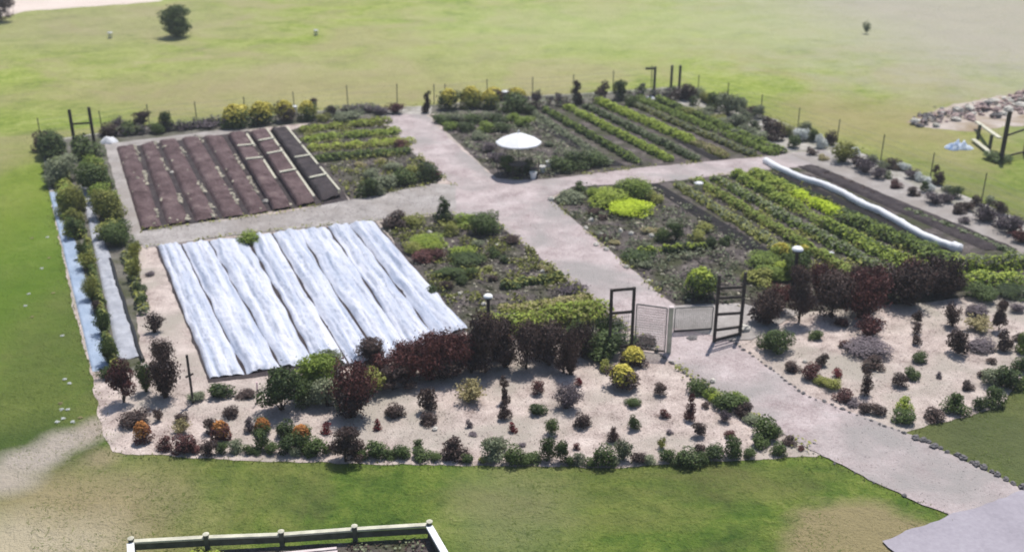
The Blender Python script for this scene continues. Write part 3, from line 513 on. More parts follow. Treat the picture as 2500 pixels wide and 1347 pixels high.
for a in ((1413, 478, 34, 34, 'cone', 'green'), (1392, 500, 64, 30, 'mound', 'sage'), (1548, 500, 80, 60, 'mound', 'mid'), (1520, 495, 50, 44, 'mound', 'green'), (1480, 510, 90, 48, 'mound', 'lime'), (1540, 534, 92, 38, 'mound', 'bright'), (1452, 490, 40, 30, 'mound', 'mid'), (1600, 500, 44, 30, 'mound', 'olive'), (1650, 594, 36, 46, 'upright', 'green'), (1618, 594, 36, 34, 'mound', 'green'), (1735, 608, 28, 28, 'mound', 'green'), (1768, 602, 26, 24, 'mound', 'green'),
          (1555, 645, 66, 24, 'mound', 'green'), (1575, 655, 40, 18, 'mound', 'sage'), (1700, 590, 40, 26, 'mound', 'olive'), (1720, 570, 40, 26, 'mound', 'olive'), (1860, 660, 70, 40, 'mound', 'mid'), (1885, 690, 70, 40, 'mound', 'mid'), (1850, 700, 60, 40, 'mound', 'olive'), (1915, 680, 50, 40, 'mound', 'lime'), (1870, 685, 40, 26, 'mound', 'green'), (1830, 690, 40, 30, 'mound', 'olive'), (1470, 540, 24, 14, 'mound', 'bronze'), (1500, 600, 26, 14, 'mound', 'straw'),
          (1590, 575, 40, 12, 'mound', 'straw'), (1480, 590, 30, 16, 'mound', 'bronze'), (1640, 555, 26, 18, 'mound', 'sage'), (1580, 610, 24, 16, 'mound', 'sage'), (1450, 530, 30, 20, 'mound', 'bronze')):
    plant(*a, 'pf')
plant(1708, 740, 74, 74, 'mound', 'green', 'pf', 'lime')
plant(432, 96, 62, 78, 'egg', 'green', 'field')
plant(4, 58, 60, 72, 'upright', 'bronze', 'field')
plant(2115, 84, 18, 32, 'wispy', 'sage', 'field')

# one label each: look and place first, its turn among its like only where needed
byk = {}
for rec in PLANTS: byk.setdefault((rec[1], rec[2], rec[3], rec[4], 'small ' if rec[7] < 1000 else '') if not rec[3] else ('mound', '', rec[3], rec[4], ''), []).append(rec)
for (form, col, top, zone, size), L in byk.items():
    phrase, key, frm, grp = ZONE[zone]; L.sort(key=lambda r: r[5] if key == 'x' else r[6])
    fw, cat, _ = FORMWORD[form]
    for i, r in enumerate(L):
        look = f'{size}{fw} {COLWORD[col]} {cat}' if not top else f'{COLWORD[top]}-topped {cat}'
        lab = f'{look} {phrase}' if len(L) == 1 else (f'{look} {phrase}, last from the {frm}' if i == len(L) - 1 and len(L) > 2 else f'{look} {phrase}, {ORD[i]} from the {frm}')
        tag(r[0], lab, cat, grp)

# ------------------------------------------------------------------ beds and covers
def ridge(name, q, mat, height, prof, amp, nscale, nu=14, nv=90, parent=None, z0=.02, seed=0, stretch=1., edge=.0):
    """long raised strip between four photographed corners (far left, far right, near left, near right)"""
    A, B, C, D = [gp(*p) for p in q]; V = []
    for j in range(nv + 1):
        v = j / nv; a, b = A + (C - A) * v, B + (D - B) * v
        e = mnoise.noise(Vector((v * 9, seed * 3.1, 0))) * edge; e2 = mnoise.noise(Vector((v * 9, seed * 3.1, 5))) * edge
        for i in range(nu + 1):
            u = i / nu; uu = u + e * (1 - u) + e2 * u; p = a + (b - a) * uu
            x = abs(2 * u - 1); endv = min(1, min(v, 1 - v) * nv / 3.)
            hh = height * (1 - x ** prof) * (.35 + .65 * endv)
            ww = np.linalg.norm(b - a); ll = np.linalg.norm(C - A)
            n1 = mnoise.fractal(Vector((u * ww * nscale, v * ll * nscale / stretch, seed * 5.7)), .8, 2.1, 4)
            if stretch > 5:
                w_ = .22 * mnoise.noise(Vector((v * 5, seed * 1.9, 2)))
                n1 = .55 * n1 + .42 * abs(math.sin(math.pi * (u * 2.6 + w_ + seed * .37))) - .3 + .34 * mnoise.fractal(Vector((u * ww * 2.6, v * ll * 3.4, seed * 2.3)), .8, 2.1, 3)
            hh += amp * n1 * (.25 + .75 * (1 - x ** 4))
            V.append((p[0], p[1], max(z0 + hh, z0 * .6) if 0 < i < nu else z0 - .015))
    F = [(j * (nu + 1) + i, (j + 1) * (nu + 1) + i, (j + 1) * (nu + 1) + i + 1, j * (nu + 1) + i + 1) for j in range(nv) for i in range(nu)]
    return link(name, mesh(name, V, F, True), mat, parent)
bt = [(281, 362), (341, 357), (386, 347), (440, 341), (495, 336), (553, 333), (608, 329), (659, 320), (708, 318)]
bb = [(341, 564), (406, 553), (475, 543), (543, 536), (608, 527), (664, 518), (724, 508), (782, 496), (845, 479)]
inset = lambda p, q, k: (p[0] + (q[0] - p[0]) * k, p[1] + (q[1] - p[1]) * k)
where = ['leftmost brown soil bed beside the pale inner path', 'second brown soil bed from the left path', 'third brown soil bed from the left path', 'fourth brown soil bed, narrow pale straw along its right side',
         'fifth brown soil bed, left of the slatted dark beds', 'dark soil bed with faint slats, leftmost of the three slatted beds', 'dark slatted soil bed between two other slatted beds', 'rightmost dark slatted bed with pale crossbars and a pale right edge']
def lump_mesh(seed, n=7):
    rng = np.random.default_rng(seed); V = []
    for i, z in enumerate((-.4, .15, .5)):
        for k in range(5):
            a = 2 * math.pi * k / 5 + i * .5; r = (.5, .52, .28)[i] * rng.uniform(.75, 1.2); V.append((r * math.cos(a), r * math.sin(a), z * rng.uniform(.8, 1.1)))
    F = [(i * 5 + k, i * 5 + (k + 1) % 5, (i + 1) * 5 + (k + 1) % 5, (i + 1) * 5 + k) for i in range(2) for k in range(5)] + [(10, 11, 12, 13, 14)]
    return mesh('stone', V, F)
LUMPS = [lump_mesh(i) for i in range(6)]
def lumps(name, pts, sizes, mat, parent=None, z=.03, seed=3):
    """many clods or wisps as one uncountable part"""
    rng = np.random.default_rng(seed); V, F = [], []
    base = [(np.array([v.co[:] for v in m.vertices]), [tuple(p.vertices) for p in m.polygons]) for m in LUMPS]
    for (x, y), s in zip(pts, sizes):
        bv, bf = base[rng.integers(6)]; a = rng.uniform(0, 6.28); c, sn = math.cos(a), math.sin(a)
        q = bv * np.array((s * rng.uniform(.7, 1.6), s * rng.uniform(.6, 1), s * rng.uniform(.35, .8)))
        q = np.stack([q[:, 0] * c - q[:, 1] * sn + x, q[:, 0] * sn + q[:, 1] * c + y, q[:, 2] + z], 1)
        k = len(V); V += q.tolist(); F += [tuple(i + k for i in f) for f in bf]
    return tag(link(name, mesh(name, V, F), mat, parent), kind='stuff')
BED_TOP = []
for i in range(8):
    a, b, c, d = bt[i], bt[i + 1], bb[i], bb[i + 1]
    high = i >= 5
    root = empty('soil_bed', gp(*((np.array(c) + np.array(d)) / 2)))
    tag(root, where[i], 'garden bed', 'soil beds of the brown plot')
    q = (inset(a, b, .04), inset(a, b, .84 if not high else .80), inset(c, d, .04), inset(c, d, .84 if not high else .80))
    o = ridge('soil', q, M['brown'] if i < 5 else M['dark'] if i > 6 else M['brown'], .20 if not high else .32, 5 if not high else 14, .06, 3.0, 14, 90, None, .03, i + 1)
    o.parent = root; o.location = -Vector(root.location)
    rng = np.random.default_rng(i + 40); pts, sz = [], []
    for k in range(130 if not high else 50):
        v = rng.uniform(0, 1); u = rng.normal(.80, .035) if rng.uniform() < .75 else rng.uniform(.1, .9)
        if math.sin(v * 17 + i * 2.1) + math.sin(v * 7 + i) < .25 and u > .7: continue
        p = gp(*inset(inset(a, c, v), inset(b, d, v), u)); pts.append((p[0], p[1])); sz.append(rng.uniform(.06, .19))
    s = lumps('straw', pts, sz, M['straw'], root, .17 if not high else .14, i); s.location = -Vector(root.location)
    if high:
        mb = MB(); zt = .30
        p0, p1 = gp(*inset(a, b, .83)), gp(*inset(c, d, .83)); p0[2] = p1[2] = zt * .8
        segs = ((.02, .30), (.33, .62), (.66, .97)) if i > 5 else ((.05, .25), (.45, .70))
        for s0, s1 in segs:
            e = MB(); e.bar(p0 + (p1 - p0) * s0, p0 + (p1 - p0) * s1, .10, .06)
            e.build('edge_board', M['pale_wood'], root).location = -Vector(root.location)
        for v in ((.22, .40), (.18, .36, .62), (.47, .76))[i - 5]:
            l, r = gp(*inset(inset(a, c, v), inset(b, d, v), .08)), gp(*inset(inset(a, c, v), inset(b, d, v), .80))
            l[2] = r[2] = zt + .10
            e = MB(); e.bar(l, r, .17, .045); e.build('crossbar', M['pale_wood'], root).location = -Vector(root.location)
# white fleece row covers
ct = [(386, 602), (444, 597), (512, 590), (606, 582), (667, 571), (729, 563), (801, 554), (856, 548), (915, 541)]
cb = [(514, 925), (602, 915), (690, 898), (775, 892), (852, 888), (930, 884), (1002, 856), (1070, 830), (1146, 800)]
where = ['white row cover at the left end, next to the pale path', 'second white row cover from the left path', 'white row cover ending at the small green bush on its far right corner', 'white row cover starting right of the small green bush, in the middle',
         'white row cover, fifth from the left path', 'white row cover ending behind the dark bronze bush', 'white row cover next to the outermost right one', 'outermost right white row cover, bordering the weedy plot']
for i in range(8):
    a, b, c, d = ct[i], ct[i + 1], cb[i], cb[i + 1]
    q = (inset(a, b, -.01), inset(a, b, .95), inset(c, d, -.01), inset(c, d, .95))
    o = ridge('row_cover', q, M['fleece'], .14, 3.4, .14, 3.2, 36, 210, None, .03, i + 20, 10.0, .09)
    tag(o, where[i], 'row cover', 'white fabric row covers')
plant(607, 600, 46, 34, 'mound', 'mid', 'pe').name = 'leafy_bush'
tag(PLANTS[-1][0], 'small green bush at the far end between two white row covers', 'bush')
# plastic sheets of the left border
o = ridge('weed_sheet', ((120, 470), (152, 474), (226, 908), (272, 902)), M['bluesheet'], .04, 8, .05, 1.6, 14, 120, None, .03, 50, 1, .04)
tag(o, 'long pale blue plastic sheet along the left lawn edge', 'plastic sheet')
o = ridge('weed_sheet', ((196, 455), (216, 455), (290, 882), (345, 872)), M['greysheet'], .05, 6, .07, 2.2, 12, 120, None, .03, 51, 1, .06)
tag(o, 'long grey-white plastic sheet between the two left border hedges', 'plastic sheet')
mb = MB(); mb.tube([gp(268 + (348 - 268) * k / 20 + math.sin(k) * 1.5, 632 + 248 * k / 20, .07) for k in range(21)], .07, 6)
tag(mb.build('drip_hose', M['blackp'], smooth=True), 'black hose lying along the right side of the grey-white sheet', 'hose')
# long white rolled cover
pl = [(1868, 392), (1905, 412), (1960, 436), (2010, 450), (2060, 472), (2110, 500), (2150, 516), (2200, 544), (2250, 573), (2290, 590), (2320, 600), (2346, 608)]
mb = MB(); P = [gp(*p, .16) for p in pl]; Q = []
for a, b in zip(P[:-1], P[1:]):
    for k in range(6): Q.append(a + (b - a) * k / 6)
Q.append(P[-1])
Q = [q + np.array((mnoise.noise(Vector((i * .35, 1, 0))) * .05, 0, 0)) for i, q in enumerate(Q)]
mb.tube(Q, [.17 + .035 * mnoise.noise(Vector((i * .7, 3, 1))) + (.05 if i > len(Q) - 7 else 0) for i in range(len(Q))], 10)
tag(mb.build('rolled_cover', M['canopy'], smooth=True), 'long white rolled fabric tube lying along the right vegetable rows', 'row cover')

# ------------------------------------------------------------------ vegetable rows
def crop_row(p0, p1, w, h, col, label, col2=None, dens=300, ls=.115, clump=.32, z0=.02, soil=None, seed=0, group='vegetable rows'):
    a, b = gp(*p0), gp(*p1); L = np.linalg.norm(b - a); d = (b - a) / L; r = np.array((-d[1], d[0], 0))
    rng = np.random.default_rng(seed + int(p0[0])); k = max(3, int(L / clump)); n = int(L * dens)
    root = empty('crop_row', (a[0], a[1], 0)); tag(root, label, 'crop row', group)
    h *= .8
    cs = (np.arange(k) + .5) / k * L + rng.normal(size=k) * clump * .2; off = rng.normal(size=k) * w * .06; hs = h * rng.uniform(.72, 1.08, k); ws = w * rng.uniform(.82, 1.05, k)
    def mk(nm, m, n, zlo):
        c = rng.integers(k, size=n); gap = np.array([mnoise.noise(Vector((float(x) * .55, p0[0] * .37, 1))) < -.30 for x in cs]); c = c[~gap[c] | (rng.uniform(size=n) < .25)]; n = len(c); dd = rng.normal(size=(n, 3)); dd[:, 2] = np.abs(dd[:, 2]) + zlo; dd /= np.linalg.norm(dd, axis=1, keepdims=True)
        f = (.55 + .5 * rng.uniform(0, 1, n) ** .6)
        along = cs[c] + dd[:, 0] * f * np.maximum(clump * .62, ws[c] * .45); across = off[c] + dd[:, 1] * f * ws[c] * .5; z = z0 + dd[:, 2] * f * hs[c]
        p = along[:, None] * d + across[:, None] * r; p[:, 2] = z
        nr = dd[:, :1] * d + dd[:, 1:2] * r + dd[:, 2:] * np.array((0, 0, 1)) + rng.normal(size=(n, 3)) * .4 + np.array((0, 0, .75))
        tag(link(nm, quads_mesh(nm, leafquads(p, nr, ls * rng.uniform(.6, 1.4, n), rng, .8)), m, root), kind='stuff')
    mk('foliage', LEAF[col], n, .1)
    if col2: mk('leaf_tips', LEAF[col2], int(n * .6), 1.0)
    return root
def lerp2(a, b, t): return (a[0] + (b[0] - a[0]) * t, a[1] + (b[1] - a[1]) * t)
# rear right plot
for i, (p0, p1, w, h, c, c2, lab) in enumerate((
    ((1300, 277), (1490, 402), .6, .30, 'sage', None, 'sparse grey-green crop row nearest the white parasol'),
    ((1330, 272), (1560, 402), .66, .42, 'green', 'mid', 'dark green crop row, second from the parasol in the rear right plot'),
    ((1385, 266), (1640, 398), .74, .48, 'mid', 'lime', 'mid green crop row between dark green rows behind the parasol'),
    ((1430, 262), (1700, 394), .66, .42, 'green', 'sage', 'dark grey-green crop row left of the lime row'),
    ((1462, 252), (1690, 350), .95, .50, 'lime', 'lime', 'bright lime crop row in the rear right plot, far half'),
    ((1705, 352), (1775, 388), .9, .36, 'olive', 'straw', 'short olive crop row ending at the right path'),
    ((1530, 252), (1840, 384), .62, .38, 'olive', 'sage', 'olive crop row right of the lime row'),
    ((1560, 246), (1890, 380), .74, .46, 'mid', None, 'green crop row, second from the right in the rear right plot'),
    ((1605, 246), (1912, 376), .72, .46, 'green', 'mid', 'dark green crop row outermost right in the rear right plot'))):
    crop_row(p0, p1, w, h, c, lab, c2, seed=i)
# front right plot
for i, (p0, p1, w, h, c, c2, lab) in enumerate((
    ((1650, 452), (1985, 660), .72, .34, 'olive', 'sage', 'mottled olive crop row directly right of the long black furrow'),
    ((1700, 446), (2090, 680), .70, .42, 'olive', 'mid', 'olive green crop row, second right of the black furrow'),
    ((1745, 440), (2160, 672), .72, .46, 'mid', 'sage', 'green crop row in the middle of the front right plot'),
    ((1790, 430), (2210, 660), .78, .56, 'mid', 'lime', 'tall green crop row left of the bright lime patch'),
    ((1835, 425), (1945, 478), .85, .55, 'mid', 'lime', 'green crop row at the far end beside the white tube'),
    ((1945, 480), (2040, 528), .95, .50, 'bright', 'bright', 'bright yellow-green lettuce patch beside the white tube'),
    ((2050, 535), (2330, 655), 1.15, .70, 'green', 'mid', 'tall dark green crop row at the near end of the white tube'),
    ((2020, 560), (2260, 668), .70, .60, 'green', 'lime', 'dark green crop row left of the tall near-end row'),
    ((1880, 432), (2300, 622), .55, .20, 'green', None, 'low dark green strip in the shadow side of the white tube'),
    ((2010, 424), (2220, 512), .55, .16, 'bronze', None, 'low dark plants on the soil strip right of the white tube'),
    ((2210, 515), (2470, 618), .6, .22, 'green', 'sage', 'low green crop row right of the near half of the white tube'),
    ((2310, 660), (2560, 645), 1.1, .75, 'lime', 'sage', 'feathery pale green row at the right frame edge, far'),
    ((2330, 700), (2560, 690), 1.2, .75, 'mid', 'lime', 'feathery pale green row at the right frame edge, near'))):
    crop_row(p0, p1, w, h, c, lab, c2, seed=20 + i, dens=320)
crop_row((1560, 622), (1725, 606), .5, .42, 'green', 'low dark hedge row with lime top right of the main path', 'lime', dens=300, seed=40)
crop_row((1232, 703), (1372, 684), .6, .42, 'green', 'low dark clipped hedge left of the main path', 'olive', dens=320, seed=41)
# front middle plot
crop_row((1205, 815), (1478, 772), 1.5, .85, 'olive', 'big olive green crop row behind the front thicket', 'lime', dens=460, seed=42)
crop_row((1225, 762), (1440, 730), .8, .28, 'olive', 'narrow yellowish crop row behind the big olive row', 'straw', dens=200, seed=43)
# rear left plot
for i, (p0, p1, c, c2, lab) in enumerate((
    ((735, 322), (950, 300), 'olive', 'lime', 'farthest yellow-green crop row in the rear left plot'), ((745, 345), (975, 325), 'mid', 'lime', 'second green crop row from the far fence in the rear left plot'),
    ((760, 368), (1000, 350), 'olive', 'lime', 'third yellow-green crop row from the far fence in the rear left plot'), ((775, 392), (1000, 374), 'green', 'mid', 'nearest dark green crop row in the rear left plot'))):
    crop_row(p0, p1, 1.0, .42, c, lab, c2, seed=50 + i, dens=320)
crop_row((140, 400), (186, 585), .9, .6, 'olive', 'tall leafy hedge left of the far part of the grey-white sheet', 'mid', dens=330, seed=60, group='left border hedges')
crop_row((212, 600), (284, 925), .38, .5, 'green', 'thin dark hedge between blue sheet and grey-white sheet', 'olive', dens=200, seed=61, group='left border hedges')
crop_row((232, 400), (292, 600), .9, .6, 'green', 'leafy hedge between grey-white sheet and brown beds', 'olive', dens=330, seed=62, group='left border hedges')
crop_row((310, 625), (352, 770), .5, .35, 'sage', 'sparse low hedge beside the white row covers path', 'olive', dens=150, seed=63, group='left border hedges')
for i, (p0, p1, lab) in enumerate((((285, 334), (545, 306), 'low dusky hedge along the far fence behind the brown beds'), ((790, 284), (925, 274), 'low dusky hedge along the far fence left of the far path end'), ((1285, 268), (1475, 250), 'low dusky hedge along the far fence behind the parasol plot'), ((1500, 246), (1640, 236), 'low dusky hedge along the far fence near the corner posts'))):
    crop_row(p0, p1, .7, .75, 'plum' if i != 2 else 'bronze', lab, 'sage', dens=170, seed=80 + i, group='low hedges along the far fence')
# black furrows, and a dark strip that paints the tube's shade
for nm, q, lab in (('furrow_shade_strip', ((1580, 453), (1610, 450), (1910, 668), (1965, 662)), 'long black furrow through the front right plot'),
                   ('furrow_shade_strip', ((1298, 302), (1312, 300), (1478, 408), (1528, 406)), 'short black furrow right of the white parasol'),
                   ('furrow_shade_strip', ((1640, 340), (1652, 338), (1735, 392), (1765, 390)), 'dark furrow in the middle of the rear right plot'),
                   ('furrow_shade_strip', ((1878, 426), (1908, 418), (2270, 628), (2328, 612)), 'dark strip painting the shade along the left side of the white tube')):
    tag(ridge(nm, q, M['furrow'], .02, 4, .03, 3, 6, 70, None, .034, int(q[0][0])), lab, 'furrow', 'dark furrows and shade strip')
tag(ridge('soil_bed', ((1945, 408), (1985, 405), (2400, 612), (2490, 612)), M['dark'], .12, 5, .06, 3, 12, 100, None, .03, 61), 'dark soil bed between the white tube and the right path', 'garden bed')
# clods and weeds on the open soil
def scatter(poly, n, seed):
    rng = np.random.default_rng(seed); P = [gp(*p)[:2] for p in poly]; lo, hi = np.min(P, 0), np.max(P, 0); out = []
    while len(out) < n:
        q = rng.uniform(lo, hi)
        if inside(q, P): out.append(tuple(q))
    return out, rng
PLOTS = dict(c=[(730, 318), (920, 290), (1080, 425), (1060, 452), (860, 490)], d=[(1055, 284), (1310, 268), (1490, 405), (1330, 438), (1215, 430)], e=[(935, 548), (1195, 535), (1460, 742), (1400, 795), (1130, 790)],
             f=[(1350, 492), (1400, 458), (1590, 452), (1940, 665), (1900, 755), (1650, 742)], g=[(1640, 448), (1890, 418), (2300, 640), (2250, 720), (1960, 680)])
for i, (k, poly) in enumerate(PLOTS.items()):
    pts, rng = scatter(poly, 900, i); lumps('soil_clods', pts, rng.uniform(.04, .20, 900), M['soil'], None, .03, i)
    pts, rng = scatter(poly, 420, i + 20); lumps('soil_litter', pts, rng.uniform(.03, .13, 420), M['straw'], None, .04, i)
    n = 5200; pts, rng = scatter(poly, n, i + 10); p = np.array(pts)
    dn = np.array([mnoise.noise(Vector((q[0] * .9, q[1] * .9, i * 3.))) for q in p]); p = p[dn > .06]; m = len(p)
    c = np.column_stack([p, rng.uniform(.04, .26, m)])
    o = link('weeds', quads_mesh('weeds', leafquads(c, rng.normal(size=(m, 3)) * .6 + np.array((0, 0, 1)), rng.uniform(.08, .2, m), rng, .6)), LEAF[('olive', 'sage', 'olive', 'sage', 'olive')[i]])
    tag(o, kind='stuff')
poly = [(262, 1098), (240, 1010), (380, 960), (520, 960), (700, 1040), (1000, 960), (1500, 900), (1600, 880), (1980, 1105), (1480, 1135)]
pts, rng = scatter(poly, 2600, 77); lumps('mulch_chips', pts, rng.uniform(.015, .04, 2600), M['mulch'], None, .02, 78)
poly = [(1800, 840), (1960, 790), (2480, 740), (2490, 900), (2420, 985), (2240, 1040)]
pts, rng = scatter(poly, 1500, 79); lumps('mulch_chips', pts, rng.uniform(.015, .04, 1500), M['mulch'], None, .02, 80)
MP = [(920, 290), (1040, 281), (1215, 440), (1330, 440), (1345, 490), (1480, 605), (1642, 745), (1785, 832), (1960, 962), (2230, 1066), (2500, 1196), (2312, 1256), (1990, 1106), (1700, 930), (1450, 738), (1195, 532), (1110, 455), (1010, 375)]
pts, rng = scatter(MP, 2600, 91); lumps('path_gravel', pts, rng.uniform(.012, .035, 2600), M['path'], None, .035, 92)
LP = [(343, 566), (700, 519), (1060, 450), (1112, 524), (920, 540), (600, 572), (352, 606)]
pts, rng = scatter(LP, 900, 93); lumps('path_gravel', pts, rng.uniform(.02, .055, 900), M['path'], None, .04, 94)
pts = []; rng = np.random.default_rng(95)
for pl in (MP[2:4], MP[4:7], MP[14:16], MP[16:18], [(1010, 375), (920, 290)], MP[12:15], LP[3:7], LP[0:3], [(1328, 440), (1560, 411), (1860, 384)], [(1340, 484), (1600, 448), (1900, 414)]):
    for a, b in zip(pl[:-1], pl[1:]):
        A, B = gp(*a), gp(*b)
        for k in range(int(np.linalg.norm(B - A) * 22)):
            t_ = rng.uniform(); q = A + (B - A) * t_
            if mnoise.noise(Vector((q[0] * .9, q[1] * .9, 3))) > -.1: pts.append((q[0] + rng.normal() * .13, q[1] + rng.normal() * .13))
p = np.array(pts); m_ = len(p); c = np.column_stack([p, rng.uniform(.04, .13, m_)])
tag(link('path_weeds', quads_mesh('path_weeds', leafquads(c, rng.normal(size=(m_, 3)) * .5 + np.array((0, 0, 1)), rng.uniform(.06, .16, m_), rng, .6)), LEAF['olive']), kind='stuff')
# grass along the edges and in the lawn
def grass(name, pts, rng, hmin, hmax, mat, lean=.4):
    p = np.array(pts); n = len(p); a = rng.uniform(0, 6.28, n); h = rng.uniform(hmin, hmax, n); w = h * .28
    t = np.column_stack([np.cos(a), np.sin(a), np.zeros(n)]); b = np.column_stack([p, np.zeros(n)])
    tip = b + np.column_stack([rng.normal(size=n) * h * lean, rng.normal(size=n) * h * lean, h])
    V = np.stack([b - t * w[:, None], b + t * w[:, None], tip + t * w[:, None] * .25, tip - t * w[:, None] * .25], 1)
    return tag(link(name, quads_mesh(name, V), mat), kind='stuff')
LEAF['grass'] = m_leaf('leaf_grass', (.14, .17, .04), (.30, .31, .11), .25)
edge = [(96, 340), (112, 430), (140, 560), (180, 760), (225, 920), (240, 1010), (268, 1108), (500, 1122), (840, 1134), (1240, 1140), (1480, 1144), (1800, 1127), (1995, 1116)]
edge2 = [(2230, 1054), (2330, 1028), (2440, 998), (2494, 932)]
edge3 = [(1995, 1112), (2140, 1184), (2312, 1258)]
edge4 = [(1650, 210), (1800, 254), (2000, 328), (2300, 450), (2500, 535)]
edge5 = [(96, 345), (250, 322), (560, 289), (800, 267), (1050, 255), (1300, 232), (1480, 222), (1650, 209)]
pts = []; rng = np.random.default_rng(9)
for pl in (edge, edge2, edge3, edge4, edge5):
    for a, b in zip(pl[:-1], pl[1:]):
        A, B = gp(*a), gp(*b); L = np.linalg.norm(B - A)
        for k in range(int(L * 26)):
            q = A + (B - A) * rng.uniform(); pts.append((q[0] + rng.normal() * .12, q[1] + rng.normal() * .12))
grass('edge_grass', pts, rng, .03, .08, LEAF['grass'])

gar = [gp(*p)[:2] for p in [(100, 342), (140, 560), (180, 760), (225, 920), (268, 1108), (840, 1134), (1480, 1144), (1995, 1114), (2320, 1260), (2160, 1322), (2200, 1400), (2700, 1460), (2800, 1280), (2500, 1195), (2235, 1060), (2440, 996), (2540, 860), (2640, 700), (2500, 536), (2000, 328), (1650, 208), (1050, 254), (560, 288)]]
pen = [gp(*p)[:2] for p in [(320, 1352), (1055, 1308), (1120, 1440), (320, 1470)]]
rng = np.random.default_rng(21); near, far_ = [], []
while len(near) < 15000:
    q = (rng.uniform(-16, 17), rng.uniform(20, 62)); k = mnoise.noise(Vector((q[0] * .5, q[1] * .5, 4)))
    if k > rng.uniform(-.5, .35) and not inside(q, gar) and not inside(q, pen) and abs(q[0]) < q[1] * .55: near.append(q)
while len(far_) < 9000:
    q = (rng.uniform(-55, 55), rng.uniform(52, 112)); k = mnoise.noise(Vector((q[0] * .25, q[1] * .25, 9)))
    if k > rng.uniform(-.2, .5) and not inside(q, gar) and abs(q[0]) < q[1] * .55: far_.append(q)
LEAF['lawn'] = m_leaf('leaf_lawn', (.07, .12, .012), (.21, .27, .05), .45); LEAF['pasture'] = m_leaf('leaf_pasture', (.20, .23, .04), (.46, .45, .15), .45)
grass('lawn_tufts', near, rng, .015, .035, LEAF['lawn'], 2.2); grass('pasture_tufts', far_, rng, .02, .07, LEAF['pasture'], 2.5)
# pale flower clumps in the left lawn
root0 = None
WF = ((78, 582), (116, 580), (102, 656), (130, 716), (70, 718), (62, 747), (78, 774), (158, 926), (170, 936), (148, 985), (155, 1022), (178, 1030), (120, 630), (152, 820), (150, 1000), (196, 1020), (165, 1000), (140, 1030))
for i, (x, y) in enumerate(WF):
    c = gp(x, y); o = link('wildflower', UNIT['mound'][0][i % 4][0], LEAF['white'] if i % 3 else LEAF['straw'], None, (c[0], c[1], 0), (0, 0, i), (.12, .12, .04))
    tag(o, f'tiny pale wildflower tuft in the left lawn, {ORD[sorted(WF, key=lambda q: q[1]).index((x, y))]} from the far end', 'flower', 'pale wildflowers in the left lawn')

# ------------------------------------------------------------------ stones
def edging(pl, label, spacing, smin, smax, seed, mat='stone'):
    rng = random.Random(seed); P = [gp(*p) for p in pl]; root = empty('stone_edging', P[0]); tag(root, label, 'edging')
    for a, b in zip(P[:-1], P[1:]):
        L = np.linalg.norm(b - a); n = int(L / spacing)
        for k in range(n):
            q = a + (b - a) * (k + rng.uniform(-.2, .2)) / n; s = rng.uniform(smin, smax)
            link('edging_stone', LUMPS[rng.randrange(6)], M[mat], root, Vector((q[0] + rng.uniform(-.05, .05), q[1] + rng.uniform(-.05, .05), s * .22)) - root.location, (0, 0, rng.uniform(0, 6)), (s, s * .8, s * .6))
edging([(1786, 834), (1870, 892), (1960, 963), (2060, 1002), (2230, 1068)], 'thin dark stone edging on the right side of the main path, upper part', .22, .08, .18, 1)
edging([(2235, 1070), (2330, 1112), (2420, 1155), (2540, 1215)], 'grey cobble edging between main path and lawn at lower right', .2, .14, .28, 2)
edging([(1575, 842), (1640, 890), (1700, 932)], 'dark stone edging left of the path just below the gate', .2, .08, .17, 3)
edging([(1990, 1108), (2140, 1182), (2312, 1258)], 'sparse dark stone edging along the lower left side of the main path', .5, .06, .16, 4)
def stone(x, y, w, label, grp, mat='pale_stone', flat=.6, i=0):
    c = gp(x, y); s = w / ppm(y)
    tag(link('garden_stone', LUMPS[i % 6], M[mat], None, (c[0], c[1], s * flat * .42), (0, 0, i * 1.3), (s, s * .85, s * flat)), label, 'stone', grp)
for i, (x, y, w, lab) in enumerate(((1818, 808, 30, 'pale flat stone at the foot of the tall right gate'), (1740, 934, 20, 'white stone at the path edge above the green edging bushes'), (1345, 490, 18, 'round white stone on the corner right of the path crossing'),
                                    (1062, 1050, 16, 'small white stone below the bronze upright bush on the front mulch'), (355, 900, 22, 'pale round stone at the near end of the grey-white sheet'), (650, 496, 18, 'pale stone at the near end of the brown beds'), (420, 424, 12, 'small pale stone in the brown beds'),
                                    (1965, 885, 14, 'white stone above the maroon bush at the right path edge'), (1570, 236, 16, 'small white stone by the far corner posts'))):
    stone(x, y, w, lab, None, i=i)
PR = ((1465, 575), (1515, 566), (1540, 573), (1443, 540), (1590, 578), (1480, 612), (1455, 600), (1530, 655), (1583, 690), (1430, 560))
for i, (x, y) in enumerate(PR):
    stone(x, y, 15, f'small pale stone in the front right plot, {ORD[sorted(PR).index((x, y))]} from the left', 'small pale stones on the right plot soil', i=i)
PM = ((1325, 665), (1330, 655), (1120, 720), (1180, 745), (1255, 690), (1048, 570), (1215, 600))
for i, (x, y) in enumerate(PM):
    stone(x, y, 14, f'small pale stone in the front middle plot, {ORD[sorted(PM).index((x, y))]} from the left', 'small pale stones on the middle plot soil', i=i)
stone(1690, 827, 30, 'dark flat stone lying on the path before the right gate', None, 'stone', .25, 3)

